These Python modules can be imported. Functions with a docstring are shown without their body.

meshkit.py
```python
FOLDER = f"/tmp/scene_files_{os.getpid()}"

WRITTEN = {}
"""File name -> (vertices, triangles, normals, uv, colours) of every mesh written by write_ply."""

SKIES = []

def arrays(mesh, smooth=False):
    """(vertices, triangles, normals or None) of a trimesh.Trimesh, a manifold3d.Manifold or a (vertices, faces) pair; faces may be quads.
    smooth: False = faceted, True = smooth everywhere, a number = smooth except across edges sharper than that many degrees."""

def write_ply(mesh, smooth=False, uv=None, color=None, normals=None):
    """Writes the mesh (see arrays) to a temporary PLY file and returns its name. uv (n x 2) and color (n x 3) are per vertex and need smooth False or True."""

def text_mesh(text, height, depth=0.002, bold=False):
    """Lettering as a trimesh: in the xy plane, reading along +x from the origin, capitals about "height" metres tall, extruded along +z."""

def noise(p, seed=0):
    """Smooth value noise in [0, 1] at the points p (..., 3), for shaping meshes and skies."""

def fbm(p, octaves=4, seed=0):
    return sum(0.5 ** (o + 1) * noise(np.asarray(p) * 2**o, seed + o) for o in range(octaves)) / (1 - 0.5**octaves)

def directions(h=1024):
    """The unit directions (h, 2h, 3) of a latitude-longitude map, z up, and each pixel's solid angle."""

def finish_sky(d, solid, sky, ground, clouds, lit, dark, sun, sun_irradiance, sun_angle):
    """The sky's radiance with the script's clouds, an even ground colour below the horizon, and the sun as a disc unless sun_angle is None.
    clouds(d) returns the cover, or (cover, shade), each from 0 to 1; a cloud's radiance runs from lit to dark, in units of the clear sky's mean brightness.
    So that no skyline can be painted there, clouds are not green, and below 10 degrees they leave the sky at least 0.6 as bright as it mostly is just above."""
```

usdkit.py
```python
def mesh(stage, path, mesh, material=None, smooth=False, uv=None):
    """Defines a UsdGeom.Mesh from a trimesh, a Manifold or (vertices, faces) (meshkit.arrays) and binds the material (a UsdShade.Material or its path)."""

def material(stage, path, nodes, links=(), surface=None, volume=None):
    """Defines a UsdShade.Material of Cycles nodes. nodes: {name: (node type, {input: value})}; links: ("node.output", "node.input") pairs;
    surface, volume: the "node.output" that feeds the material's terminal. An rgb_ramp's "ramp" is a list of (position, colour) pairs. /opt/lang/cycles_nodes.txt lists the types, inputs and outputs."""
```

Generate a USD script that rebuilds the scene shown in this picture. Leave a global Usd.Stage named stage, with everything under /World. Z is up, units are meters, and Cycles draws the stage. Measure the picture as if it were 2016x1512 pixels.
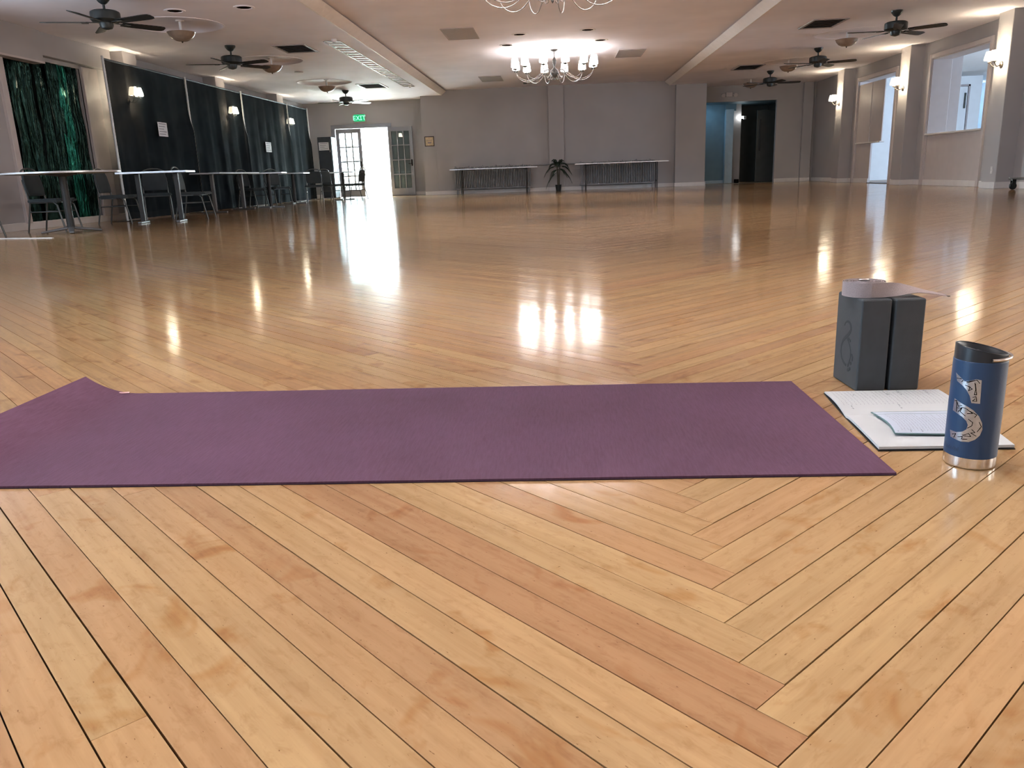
import math, random
import numpy as np
import trimesh
import manifold3d as m3
from shapely.geometry import Polygon, Point, box as sbox
from shapely import affinity
from pxr import Usd, UsdGeom, UsdShade, UsdLux, Gf, Sdf, Vt
import usdkit, meshkit

stage = Usd.Stage.CreateInMemory()
UsdGeom.SetStageUpAxis(stage, "Z")
UsdGeom.SetStageMetersPerUnit(stage, 1.0)
UsdGeom.Xform.Define(stage, "/World")
UsdGeom.Scope.Define(stage, "/World/Looks")
rng = np.random.default_rng(7)
random.seed(7)
PI = math.pi

# ------------------------------------------------------------------ camera
YAW, PITCH, ROLL, FPX, EYE = -0.0631632714, 0.258775740, -0.0370704859, 1564.0, 0.57


def camera_axes():
    cy, sy, cp, sp = math.cos(YAW), math.sin(YAW), math.cos(PITCH), math.sin(PITCH)
    fwd = np.array([sy * cp, cy * cp, -sp])
    right = np.array([cy, -sy, 0.0])
    up = np.cross(right, fwd)
    cr, sr = math.cos(ROLL), math.sin(ROLL)
    return right * cr + up * sr, up * cr - right * sr, fwd


_r, _u, _f = camera_axes()
cam = UsdGeom.Camera.Define(stage, "/World/camera")
cam.CreateHorizontalApertureAttr(36.0)
cam.CreateVerticalApertureAttr(27.0)
cam.CreateFocalLengthAttr(FPX / 2016 * 36.0)
cam.CreateClippingRangeAttr((0.05, 200.0))
cam.AddTransformOp().Set(Gf.Matrix4d(*[float(x) for row in ((*_r, 0), (*_u, 0), (*(-_f), 0), (0, 0, EYE, 1)) for x in row]))
cam.CreateExposureAttr(2.27)


def rect_light(name, at, to, w, h, power, color):
    l = UsdLux.RectLight.Define(stage, "/World/" + name)
    l.CreateWidthAttr(w); l.CreateHeightAttr(h)
    l.CreateIntensityAttr(power); l.CreateColorAttr(Gf.Vec3f(*color))
    z = np.array(at, float) - np.array(to, float); z /= np.linalg.norm(z)
    x = np.cross([0, 0, 1.0] if abs(z[2]) < .95 else [0, 1.0, 0], z); x /= np.linalg.norm(x)
    y = np.cross(z, x)
    l.AddTransformOp().Set(Gf.Matrix4d(*[float(v) for row in ((*x, 0), (*y, 0), (*z, 0), (*at, 1)) for v in row]))
    return l


# daylight through the windows of the hall and of the rooms next to it
SKYBLUE = (0.72, 0.86, 1.0)
rect_light("daylight_hall_window", (-8.0, 8.9, 1.75), (0, 8.9, 1.2), 2.6, 1.7, 1.2, SKYBLUE)
rect_light("daylight_hall_window_near", (-8.0, 4.7, 1.75), (0, 4.7, 1.2), 2.6, 1.7, 2.0, SKYBLUE)
rect_light("daylight_hall_window_rear", (-8.0, 0.6, 1.75), (0, 0.6, 1.2), 2.6, 1.7, 6.0, (0.50, 0.76, 1.0))
for _y in (0.6, 4.8):
    rect_light("daylight_right_window" + {0.6: "", 4.8: "_001"}[_y], (8.0, _y, 1.75), (0, _y, 1.2), 2.6, 1.7, 2.2, (1.0, 0.95, 0.88))
for _x in (-5.2, 0.0, 5.2):
    rect_light("daylight_front_window" + {-5.2: "", 0.0: "_001", 5.2: "_002"}[_x], (_x, -3.9, 1.7), (_x, 6, 1.5), 3.0, 1.9, 0.3, (0.92, 0.96, 1.0))
rect_light("daylight_sunroom", (-9.9, 30.6, 1.6), (-4, 29.8, 1.0), 4.6, 2.4, 62.0, (0.68, 0.89, 1.0))
rect_light("daylight_sunroom_ceiling", (-6.4, 30.6, 2.75), (-6.4, 30.6, 0), 4.0, 3.5, 20.0, (0.72, 0.91, 1.0))
rect_light("daylight_side_room", (13.9, 18.0, 1.8), (9.6, 23.0, 1.5), 3.4, 1.8, 7.5, (0.55, 0.74, 1.0))
rect_light("daylight_side_room_end", (13.9, 27.4, 2.3), (13.6, 29.0, 1.3), 0.8, 0.6, 8.0, (0.55, 0.74, 1.0))
rect_light("daylight_hallway", (4.9, 27.4, 2.5), (5.4, 27.9, 0.0), 0.6, 0.4, 2.2, (0.45, 0.75, 1.0))
LAMP = 1.0          # all electric lamps at once
# ------------------------------------------------------------------ materials
MAT = {}


def mat(name, color, rough=0.5, metal=0.0, var=0.12, scale=6.0, bump=0.0, bump_scale=60.0, spec=0.5, **kw):
    p = "/World/Looks/" + name
    c = np.array(color, float)
    nodes = {"pos": ("texture_coordinate", {}), "n": ("noise_texture", {"scale": scale, "detail": 4.0}),
             "r": ("rgb_ramp", {"ramp": [(0.3, tuple(c * (1 - var))), (0.7, tuple(np.minimum(c * (1 + var), 1)))]}),
             "p": ("principled_bsdf", {"roughness": rough, "metallic": metal, "specular_ior_level": spec, **kw})}
    links = [("pos.object", "n.vector"), ("n.fac", "r.fac"), ("r.color", "p.base_color")]
    if bump:
        nodes["bn"] = ("noise_texture", {"scale": bump_scale, "detail": 3.0})
        nodes["b"] = ("bump", {"strength": bump, "distance": 0.002})
        links += [("pos.object", "bn.vector"), ("bn.fac", "b.height"), ("b.normal", "p.normal")]
    MAT[name] = usdkit.material(stage, p, nodes, links, surface="p.BSDF")
    return MAT[name]


def emit(name, color, strength, base=(0.8, 0.8, 0.8)):
    MAT[name] = usdkit.material(stage, "/World/Looks/" + name, {"p": ("principled_bsdf", {"base_color": base, "emission_color": color, "emission_strength": strength, "roughness": 0.4})}, [], surface="p.BSDF")
    return MAT[name]


mat("wall_paint", (0.41, 0.385, 0.385), 0.6, bump=0.15, bump_scale=150, var=0.04, scale=1.5)
mat("ceiling_paint", (0.86, 0.81, 0.86), 0.75, var=0.05, scale=1.2, bump=0.2, bump_scale=90)
mat("fascia_paint", (0.84, 0.79, 0.77), 0.6, var=0.03)
mat("cream_panel", (0.55, 0.49, 0.475), 0.5, var=0.03)
mat("trim_white", (0.74, 0.70, 0.68), 0.4, var=0.04)
mat("door_paint", (0.27, 0.275, 0.31), 0.35, var=0.04)
mat("white_paint", (0.80, 0.80, 0.80), 0.6, var=0.02)
mat("side_blue", (0.36, 0.62, 0.85), 0.6, var=0.02)
mat("hall_blue", (0.16, 0.26, 0.32), 0.5, var=0.05)
mat("hall_pale", (0.50, 0.62, 0.70), 0.5, var=0.05)
mat("hall_dark", (0.05, 0.055, 0.05), 0.4, var=0.1)
mat("subfloor", (0.035, 0.018, 0.009), 0.9)
mat("annex_floor", (0.62, 0.55, 0.47), 0.3)
mat("side_floor", (0.35, 0.25, 0.16), 0.35)
mat("fan_black", (0.018, 0.022, 0.022), 0.4, var=0.2)
mat("fan_blade", (0.022, 0.022, 0.020), 0.38, var=0.25, scale=14)
mat("bowl_glass", (0.27, 0.19, 0.14), 0.25, var=0.2, scale=7)
mat("pewter", (0.055, 0.05, 0.045), 0.45, metal=0.3, var=0.2)
mat("pale_metal", (0.20, 0.18, 0.175), 0.45, metal=0.4, var=0.1)
mat("bronze", (0.07, 0.055, 0.045), 0.4, metal=0.6)
mat("vent_dark", (0.05, 0.045, 0.045), 0.6)
mat("vent_frame", (0.40, 0.34, 0.33), 0.5)
mat("grille_grey", (0.40, 0.355, 0.345), 0.6, var=0.08, scale=60)
mat("hole_black", (0.012, 0.009, 0.008), 1.0, spec=0.0)
mat("chair_fabric", (0.040, 0.050, 0.055), 0.85, bump=0.3, bump_scale=400)
mat("chair_frame", (0.10, 0.105, 0.105), 0.35, metal=0.6)
mat("table_top", (0.30, 0.29, 0.28), 0.4)
mat("table_edge", (0.66, 0.66, 0.68), 0.3, metal=0.5)
mat("table_leg", (0.028, 0.028, 0.028), 0.5)
mat("foot_grey", (0.17, 0.17, 0.175), 0.35, metal=0.4)
mat("pole_white", (0.75, 0.75, 0.75), 0.35)
mat("paper", (0.72, 0.72, 0.76), 0.8, var=0.03)
mat("page", (0.47, 0.49, 0.50), 0.75, var=0.02)
mat("card_white", (0.43, 0.48, 0.57), 0.7, var=0.02)
mat("card_edge", (0.10, 0.17, 0.16), 0.6)
mat("ink", (0.10, 0.10, 0.13), 0.7)
mat("ink_pale", (0.22, 0.22, 0.26), 0.7)
mat("cover_black", (0.012, 0.012, 0.014), 0.5)
mat("cabinet_black", (0.030, 0.038, 0.050), 0.5)
mat("radiator_paint", (0.27, 0.27, 0.28), 0.45, var=0.12)
mat("pot_black", (0.012, 0.014, 0.013), 0.5)
mat("stem_brown", (0.09, 0.08, 0.06), 0.8)
mat("frame_brown", (0.05, 0.032, 0.022), 0.4)
mat("notice_cream", (0.62, 0.47, 0.29), 0.6, var=0.18, scale=14)
mat("block_foam", (0.036, 0.042, 0.047), 0.62, bump=0.25, bump_scale=700, var=0.10, scale=30, spec=0.45)
mat("block_emblem", (0.016, 0.020, 0.026), 0.7)
mat("strap_cotton", (0.30, 0.245, 0.245), 0.9, bump=0.6, bump_scale=900, var=0.06, scale=300)
mat("steel", (0.72, 0.69, 0.66), 0.22, metal=1.0, var=0.05)
mat("tumbler_blue", (0.010, 0.043, 0.108), 0.42, var=0.06, bump=0.12, bump_scale=900)
mat("tumbler_mark", (0.012, 0.030, 0.075), 0.5)
mat("lid_black", (0.010, 0.013, 0.018), 0.38)
mat("decal_silver", (0.46, 0.46, 0.47), 0.33, metal=0.92, var=0.1, scale=90)
mat("pink_tag", (0.72, 0.45, 0.45), 0.6)
mat("outlet_white", (0.62, 0.60, 0.58), 0.4)
mat("caster_black", (0.012, 0.013, 0.012), 0.4)
emit("exit_green", (0.0, 0.60, 0.20), 0.16, (0.0, 0.2, 0.08))
emit("exit_letter", (0.10, 1.0, 0.40), 0.32)
emit("emergency_lamp", (0.95, 1.0, 1.0), 2.2)
emit("shade_lit", (1.0, 0.965, 0.93), 3.8 * LAMP)
emit("bulb_lit", (1.0, 0.955, 0.92), 720.0 * LAMP)
emit("sconce_shade", (1.0, 0.86, 0.62), 5.0 * LAMP)
emit("sconce_bulb", (1.0, 0.84, 0.58), 190.0 * LAMP)

# leaves
MAT["palm_leaf"] = usdkit.material(stage, "/World/Looks/palm_leaf", {"n": ("noise_texture", {"scale": 9.0}), "r": ("rgb_ramp", {"ramp": [(0.3, (0.012, 0.026, 0.018)), (0.7, (0.03, 0.05, 0.03))]}), "p": ("principled_bsdf", {"roughness": 0.45}), "t": ("translucent_bsdf", {"color": (0.03, 0.06, 0.02)}), "m": ("mix_closure", {"fac": 0.2})}, [("n.fac", "r.fac"), ("r.color", "p.base_color"), ("p.BSDF", "m.closure1"), ("t.BSDF", "m.closure2")], surface="m.closure")

# glass panes: sunlight passes
MAT["pane_glass"] = usdkit.material(stage, "/World/Looks/pane_glass", {"t": ("transparent_bsdf", {"color": (0.90, 0.97, 0.97)}), "g": ("glossy_bsdf", {"roughness": 0.02, "color": (0.9, 0.9, 0.9)}), "f": ("fresnel", {"IOR": 1.45}), "m": ("mix_closure", {})}, [("f.fac", "m.fac"), ("t.BSDF", "m.closure1"), ("g.BSDF", "m.closure2")], surface="m.closure")

# sheer black drape
MAT["drape"] = usdkit.material(stage, "/World/Looks/drape", {
    "tc": ("texture_coordinate", {}), "n": ("noise_texture", {"scale": 3.0, "detail": 3.0}),
    "r": ("rgb_ramp", {"ramp": [(0.3, (0.008, 0.012, 0.015)), (0.7, (0.014, 0.021, 0.026))]}),
    "p": ("principled_bsdf", {"roughness": 0.8, "specular_ior_level": 0.03}),
    "t": ("transparent_bsdf", {"color": (1, 1, 1)}), "m": ("mix_closure", {"fac": 0.04})},
    [("tc.object", "n.vector"), ("n.fac", "r.fac"), ("r.color", "p.base_color"), ("p.BSDF", "m.closure1"), ("t.BSDF", "m.closure2")], surface="m.closure")

# crinkled green foil
MAT["foil"] = usdkit.material(stage, "/World/Looks/foil", {
    "tc": ("texture_coordinate", {}), "mp": ("mapping", {"scale": (16.0, 16.0, 1.1)}), "n": ("noise_texture", {"scale": 1.6, "detail": 3.0, "distortion": 1.2}),
    "r": ("rgb_ramp", {"ramp": [(0.3, (0.005, 0.012, 0.010)), (0.75, (0.028, 0.062, 0.050))]}), "b": ("bump", {"strength": 1.0, "distance": 0.06}),
    "p": ("principled_bsdf", {"roughness": 0.14, "metallic": 0.95})},
    [("tc.object", "mp.vector"), ("mp.vector", "n.vector"), ("n.fac", "r.fac"), ("r.color", "p.base_color"), ("n.fac", "b.height"), ("b.normal", "p.normal")], surface="p.BSDF")

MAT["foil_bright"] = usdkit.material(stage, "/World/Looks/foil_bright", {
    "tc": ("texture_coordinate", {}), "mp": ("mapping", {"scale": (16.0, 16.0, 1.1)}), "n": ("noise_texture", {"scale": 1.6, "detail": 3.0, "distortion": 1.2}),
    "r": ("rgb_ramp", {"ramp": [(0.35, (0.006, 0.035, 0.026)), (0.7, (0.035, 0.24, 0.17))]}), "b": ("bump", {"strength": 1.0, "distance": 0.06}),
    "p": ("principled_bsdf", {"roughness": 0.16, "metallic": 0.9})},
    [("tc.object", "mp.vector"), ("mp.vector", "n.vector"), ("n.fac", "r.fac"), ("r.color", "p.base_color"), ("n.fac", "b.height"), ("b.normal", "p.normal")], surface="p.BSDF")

# maple planks: "grain" = (metres along, metres across, random), "tone" = (lightness, redness, wear)
MAT["plank"] = usdkit.material(stage, "/World/Looks/plank", {
    "g": ("attribute", {"attribute": "grain"}), "t": ("attribute", {"attribute": "tone"}), "ts": ("separate_xyz", {}),
    "m1": ("mapping", {"scale": (3.0, 55.0, 1.0)}), "n1": ("noise_texture", {"scale": 1.0, "detail": 5.0, "roughness": 0.6}),
    "m2": ("mapping", {"scale": (6.5, 9.0, 1.0)}), "n2": ("noise_texture", {"scale": 1.0, "detail": 3.0, "roughness": 0.55, "distortion": 0.8}),
    "m3": ("mapping", {"scale": (95.0, 260.0, 1.0)}), "n3": ("noise_texture", {"scale": 1.0, "detail": 2.0}),
    "m4": ("mapping", {"scale": (26.0, 60.0, 1.0)}), "n4": ("noise_texture", {"scale": 1.0, "detail": 3.0, "roughness": 0.7, "distortion": 0.4}),
    "pale": ("color", {"value": (0.395, 0.254, 0.125)}), "rosy": ("color", {"value": (0.370, 0.203, 0.102)}),
    "tm": ("mix", {"mix_type": "mix"}),
    "gr": ("rgb_ramp", {"ramp": [(0.30, (0.86, 0.82, 0.78)), (0.60, (1.04, 1.04, 1.04))]}), "gm": ("mix", {"mix_type": "multiply", "fac": 1.0}),
    "br": ("rgb_ramp", {"ramp": [(0.58, (1.0, 1.0, 1.0)), (0.70, (0.80, 0.64, 0.48)), (0.80, (0.62, 0.42, 0.28))]}), "bm": ("mix", {"mix_type": "multiply", "fac": 0.85}),
    "sr": ("rgb_ramp", {"ramp": [(0.715, (1.0, 1.0, 1.0)), (0.78, (0.34, 0.24, 0.19))]}), "sm": ("mix", {"mix_type": "multiply", "fac": 0.75}),
    "fr": ("rgb_ramp", {"ramp": [(0.52, (1.0, 1.0, 1.0)), (0.74, (0.76, 0.69, 0.62))]}), "fm": ("mix", {"mix_type": "multiply", "fac": 0.7}),
    "lt": ("combine_color", {}), "lm": ("mix", {"mix_type": "multiply", "fac": 1.0}),
    "rr": ("map_range", {"from_min": 0.2, "from_max": 0.8, "to_min": 0.07, "to_max": 0.15}),
    "b": ("bump", {"strength": 0.06, "distance": 0.002}),
    "p": ("principled_bsdf", {"specular_ior_level": 0.25, "ior": 1.5})},
    [("g.vector", "m1.vector"), ("m1.vector", "n1.vector"), ("g.vector", "m2.vector"), ("m2.vector", "n2.vector"), ("g.vector", "m3.vector"), ("m3.vector", "n3.vector"),
     ("g.vector", "m4.vector"), ("m4.vector", "n4.vector"), ("t.vector", "ts.vector"),
     ("ts.y", "tm.fac"), ("pale.color", "tm.color1"), ("rosy.color", "tm.color2"),
     ("n1.fac", "gr.fac"), ("tm.color", "gm.color1"), ("gr.color", "gm.color2"),
     ("n2.fac", "br.fac"), ("gm.color", "bm.color1"), ("br.color", "bm.color2"),
     ("n3.fac", "sr.fac"), ("bm.color", "sm.color1"), ("sr.color", "sm.color2"),
     ("n4.fac", "fr.fac"), ("sm.color", "fm.color1"), ("fr.color", "fm.color2"),
     ("ts.x", "lt.r"), ("ts.x", "lt.g"), ("ts.x", "lt.b"), ("fm.color", "lm.color1"), ("lt.color", "lm.color2"), ("lm.color", "p.base_color"),
     ("n4.fac", "rr.value"), ("rr.result", "p.roughness"), ("n1.fac", "b.height"), ("b.normal", "p.normal")], surface="p.BSDF")

# yoga mat
MAT["mat_rubber"] = usdkit.material(stage, "/World/Looks/mat_rubber", {
    "tc": ("texture_coordinate", {}), "m1": ("mapping", {"scale": (90.0, 9.0, 1.0), "rotation": (0.0, 0.0, 0.12)}), "n1": ("noise_texture", {"scale": 2.2, "detail": 5.0, "roughness": 0.65}),
    "n2": ("noise_texture", {"scale": 2.3, "detail": 3.0}),
    "r1": ("rgb_ramp", {"ramp": [(0.30, (0.084, 0.038, 0.064)), (0.74, (0.114, 0.055, 0.092))]}),
    "r2": ("rgb_ramp", {"ramp": [(0.3, (0.88, 0.86, 0.86)), (0.7, (1.08, 1.08, 1.14))]}), "mm": ("mix", {"mix_type": "multiply", "fac": 1.0}),
    "bn": ("noise_texture", {"scale": 420.0, "detail": 2.0}), "b": ("bump", {"strength": 0.35, "distance": 0.001}),
    "p": ("principled_bsdf", {"roughness": 0.8, "specular_ior_level": 0.2})},
    [("tc.object", "m1.vector"), ("m1.vector", "n1.vector"), ("tc.object", "n2.vector"), ("n1.fac", "r1.fac"), ("n2.fac", "r2.fac"), ("r1.color", "mm.color1"), ("r2.color", "mm.color2"), ("mm.color", "p.base_color"),
     ("tc.object", "bn.vector"), ("bn.fac", "b.height"), ("b.normal", "p.normal")], surface="p.BSDF")
mat("mat_under", (0.018, 0.008, 0.016), 0.9)

# ------------------------------------------------------------------ scene helpers
_names = {}


def numbered(path):
    n = _names.get(path, 0)
    _names[path] = n + 1
    return path if n == 0 else f"{path}_{n:03d}"


def cd(prim, **kw):
    for k, v in kw.items():
        if v:
            prim.SetCustomDataByKey({"cat": "category"}.get(k, k), v)


def thing(name, label, cat, loc=(0, 0, 0), rz=0.0, group=None, kind=None):
    x = UsdGeom.Xform.Define(stage, numbered("/World/" + name))
    x.AddTranslateOp().Set(Gf.Vec3d(*map(float, loc)))
    x.AddRotateZOp().Set(float(rz))
    cd(x.GetPrim(), label=label, cat=cat, group=group, kind=kind)
    return x.GetPrim()


def structure(name):
    x = UsdGeom.Xform.Define(stage, numbered("/World/" + name))
    cd(x.GetPrim(), kind="structure")
    return x.GetPrim()


def part(parent, name, mesh, m, smooth=False, label=None, kind=None):
    p = numbered(f"{parent.GetPath()}/{name}")
    g = usdkit.mesh(stage, p, mesh, MAT[m], smooth=smooth).GetPrim()
    cd(g, label=label, kind=kind)
    return g


def solo(name, mesh, m, label, cat, smooth=False, group=None, kind=None):
    g = usdkit.mesh(stage, numbered("/World/" + name), mesh, MAT[m], smooth=smooth).GetPrim()
    cd(g, label=label, cat=cat, group=group, kind=kind)
    return g


def struct(name, mesh, m, smooth=False):
    g = usdkit.mesh(stage, numbered("/World/" + name), mesh, MAT[m], smooth=smooth).GetPrim()
    cd(g, kind="structure")
    return g


def dup(root, loc, rz=0.0, label=None, group=None):
    was = root.GetCustomData()
    base = root.GetName()
    r = thing(base.rsplit("_", 1)[0] if base[-3:].isdigit() else base, label or was["label"], was["category"], loc, rz, group or was.get("group"))
    r.GetReferences().AddInternalReference(root.GetPath())
    # the referenced transform is overridden by the local ops of the same names
    r.SetInstanceable(True)
    return r


# ------------------------------------------------------------------ mesh helpers
def T(v, f):
    return trimesh.Trimesh(np.asarray(v, float), np.asarray(f, int), process=False)


def join(*ms):
    out = []
    for m in ms:
        out += m if isinstance(m, (list, tuple)) else [m]
    return trimesh.util.concatenate(out)


def bx(x0, y0, z0, x1, y1, z1):
    m = trimesh.creation.box([abs(x1 - x0), abs(y1 - y0), abs(z1 - z0)])
    m.apply_translation([(x0 + x1) / 2, (y0 + y1) / 2, (z0 + z1) / 2])
    return m


def rbx(x0, y0, z0, x1, y1, z1, r=0.01, n=12):
    c = [m3.Manifold.sphere(r, n).translate([x, y, z]) for x in (x0 + r, x1 - r) for y in (y0 + r, y1 - r) for z in (z0 + r, z1 - r)]
    h = m3.Manifold.batch_hull(c).to_mesh()
    return T(h.vert_properties[:, :3], h.tri_verts)


def chamfer(x0, y0, z0, x1, y1, z1, c=0.005):
    pts = []
    for sx in (0, 1):
        for sy in (0, 1):
            for sz in (0, 1):
                X, Y, Z = (x0, x1)[sx], (y0, y1)[sy], (z0, z1)[sz]
                dx, dy, dz = c * (1 - 2 * sx), c * (1 - 2 * sy), c * (1 - 2 * sz)
                pts += [(X, Y + dy, Z + dz), (X + dx, Y, Z + dz), (X + dx, Y + dy, Z)]
    h = m3.Manifold.hull_points(np.array(pts)).to_mesh()
    return T(h.vert_properties[:, :3], h.tri_verts)


def tube(path, r, n=8, cap=True):
    P = np.asarray(path, float)
    rr = np.full(len(P), r) if np.ndim(r) == 0 else np.asarray(r, float)
    t = np.gradient(P, axis=0); t /= np.maximum(np.linalg.norm(t, axis=1, keepdims=True), 1e-12)
    a = np.array([0, 0, 1.0]) if abs(t[0][2]) < .9 else np.array([1.0, 0, 0])
    rings = []
    for i in range(len(P)):
        a = a - t[i] * (a @ t[i]); a /= np.linalg.norm(a)
        b = np.cross(t[i], a)
        an = np.arange(n) / n * 2 * PI
        rings.append(P[i] + rr[i] * (np.cos(an)[:, None] * a + np.sin(an)[:, None] * b))
    v = np.vstack(rings); f = []
    for i in range(len(P) - 1):
        for j in range(n):
            k = (j + 1) % n
            f += [(i * n + j, i * n + k, (i + 1) * n + k), (i * n + j, (i + 1) * n + k, (i + 1) * n + j)]
    if cap:
        v = np.vstack([v, P[0], P[-1]]); c0, c1 = len(v) - 2, len(v) - 1; L = (len(P) - 1) * n
        for j in range(n):
            k = (j + 1) % n
            f += [(c0, k, j), (c1, L + j, L + k)]
    return T(v, f)


def cyl(p0, p1, r, n=12, r1=None):
    return tube([p0, p1], [r, r if r1 is None else r1], n)


def lathe(profile, n=24, at=(0, 0, 0)):
    pr = np.asarray(profile, float); an = np.arange(n) / n * 2 * PI
    v = np.stack([pr[:, 0][:, None] * np.cos(an), pr[:, 0][:, None] * np.sin(an), np.repeat(pr[:, 1][:, None], n, 1)], -1).reshape(-1, 3)
    f = []
    for i in range(len(pr) - 1):
        for j in range(n):
            k = (j + 1) % n
            f += [(i * n + j, i * n + k, (i + 1) * n + k), (i * n + j, (i + 1) * n + k, (i + 1) * n + j)]
    return T(v + np.array(at), f)


def ext(poly, z0, z1):
    gs = getattr(poly, "geoms", [poly]); out = []
    for g in gs:
        m = trimesh.creation.extrude_polygon(g, z1 - z0, engine="earcut"); m.apply_translation([0, 0, z0]); out.append(m)
    return join(out)


def spin(m, rz=0.0, loc=(0, 0, 0)):
    m = m.copy()
    m.apply_transform(trimesh.transformations.rotation_matrix(rz, [0, 0, 1])); m.apply_translation(loc)
    return m


def turn(m, ang, axis, point=(0, 0, 0)):
    m = m.copy(); m.apply_transform(trimesh.transformations.rotation_matrix(ang, axis, point)); return m


def grid(P):
    """A quad grid surface from points (n, m, 3)."""
    n, m = P.shape[:2]; f = []
    for i in range(n - 1):
        for j in range(m - 1):
            a, b, c, d = i * m + j, (i + 1) * m + j, (i + 1) * m + j + 1, i * m + j + 1
            f += [(a, b, c), (a, c, d)]
    return T(P.reshape(-1, 3), f)


def solid_sheet(P, th):
    """Grid P (n, m, 3) thickened downwards by th, closed."""
    n, m = P.shape[:2]
    Q = P - np.array([0, 0, th])
    v = np.vstack([P.reshape(-1, 3), Q.reshape(-1, 3)]); o = n * m; f = []
    for i in range(n - 1):
        for j in range(m - 1):
            a, b, c, d = i * m + j, (i + 1) * m + j, (i + 1) * m + j + 1, i * m + j + 1
            f += [(a, b, c), (a, c, d), (o + a, o + c, o + b), (o + a, o + d, o + c)]
    rim = [(i * m, (i + 1) * m) for i in range(n - 1)][::-1]
    def side(idx):
        for a, b in zip(idx[:-1], idx[1:]):
            f.extend([(a, o + a, o + b), (a, o + b, b)])
    side([i * m for i in range(n)]); side([(n - 1) * m + j for j in range(m)]); side([i * m + m - 1 for i in range(n)][::-1]); side([j for j in range(m)][::-1])
    return T(v, f)


# ================================================================== THE ROOM
XW, XP = 8.1, 7.8            # wall plane, front of the pilasters
ZS, ZC = 2.97, 3.11          # side ceilings, raised middle ceiling
YC, YS, YF = 25.7, 26.6, -4.0
PIL = [(-0.62 + 4.17 * 0, -0.14), (2.55, 3.03), (6.72, 7.20), (10.88, 11.36), (15.05, 15.53), (19.11, 19.61), (23.28, 23.79)]

# ---------- floor: maple planks laid at 45 degrees, two fields meeting in a toothed seam
floor = structure("floor")
part(floor, "subfloor", bx(-8.1, YF, -0.05, 8.1, YS + 0.15, -0.012), "subfloor")
W, A0, B0 = 0.0606, 0.677, 0.328
S2 = math.sqrt(0.5)
ROOM = sbox(-8.1, YF, 8.1, YS + 0.12)


def ab(a, b):
    return ((a - b) * S2, (a + b) * S2)


planks = []


def field(kind):
    r = np.random.default_rng(11 if kind == "L" else 23)
    for m in range(-420, 520):
        if kind == "L":
            lo, hi, start, end = A0 + W * (m - 1), A0 + W * m, B0 + W * m, 26.0
        else:
            lo, hi, start, end = B0 + W * m, B0 + W * (m + 1), A0 + W * m, 26.0
        g0, g1 = r.choice([0.0005, 0.0008, 0.0013], 2, p=[0.35, 0.4, 0.25])
        u, first = start, True
        while u < end:
            ln = r.uniform(1.0, 3.4) * (r.uniform(0.4, 1.0) if first else 1.0)
            v = min(u + ln, end); e = 0.0003
            c = [(lo + g0, u + e), (hi - g1, u + e), (hi - g1, v - e), (lo + g0, v - e)]
            q = [ab(*p) if kind == "L" else ab(p[1], p[0]) for p in c]
            xs, ys = [p[0] for p in q], [p[1] for p in q]
            if max(xs) > -8.1 and min(xs) < 8.1 and max(ys) > YF and min(ys) < YS + 0.12:
                poly = Polygon(q)
                if not ROOM.contains(poly):
                    poly = poly.intersection(ROOM)
                if not poly.is_empty and poly.area > 1e-4 and poly.geom_type == "Polygon":
                    planks.append((kind, lo, u, np.array(poly.exterior.coords)[:-1], r.uniform(0, 100), r.normal(), r.normal(), r.normal(0, 1, 2)))
            u, first = v, False


field("L"); field("R")


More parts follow.
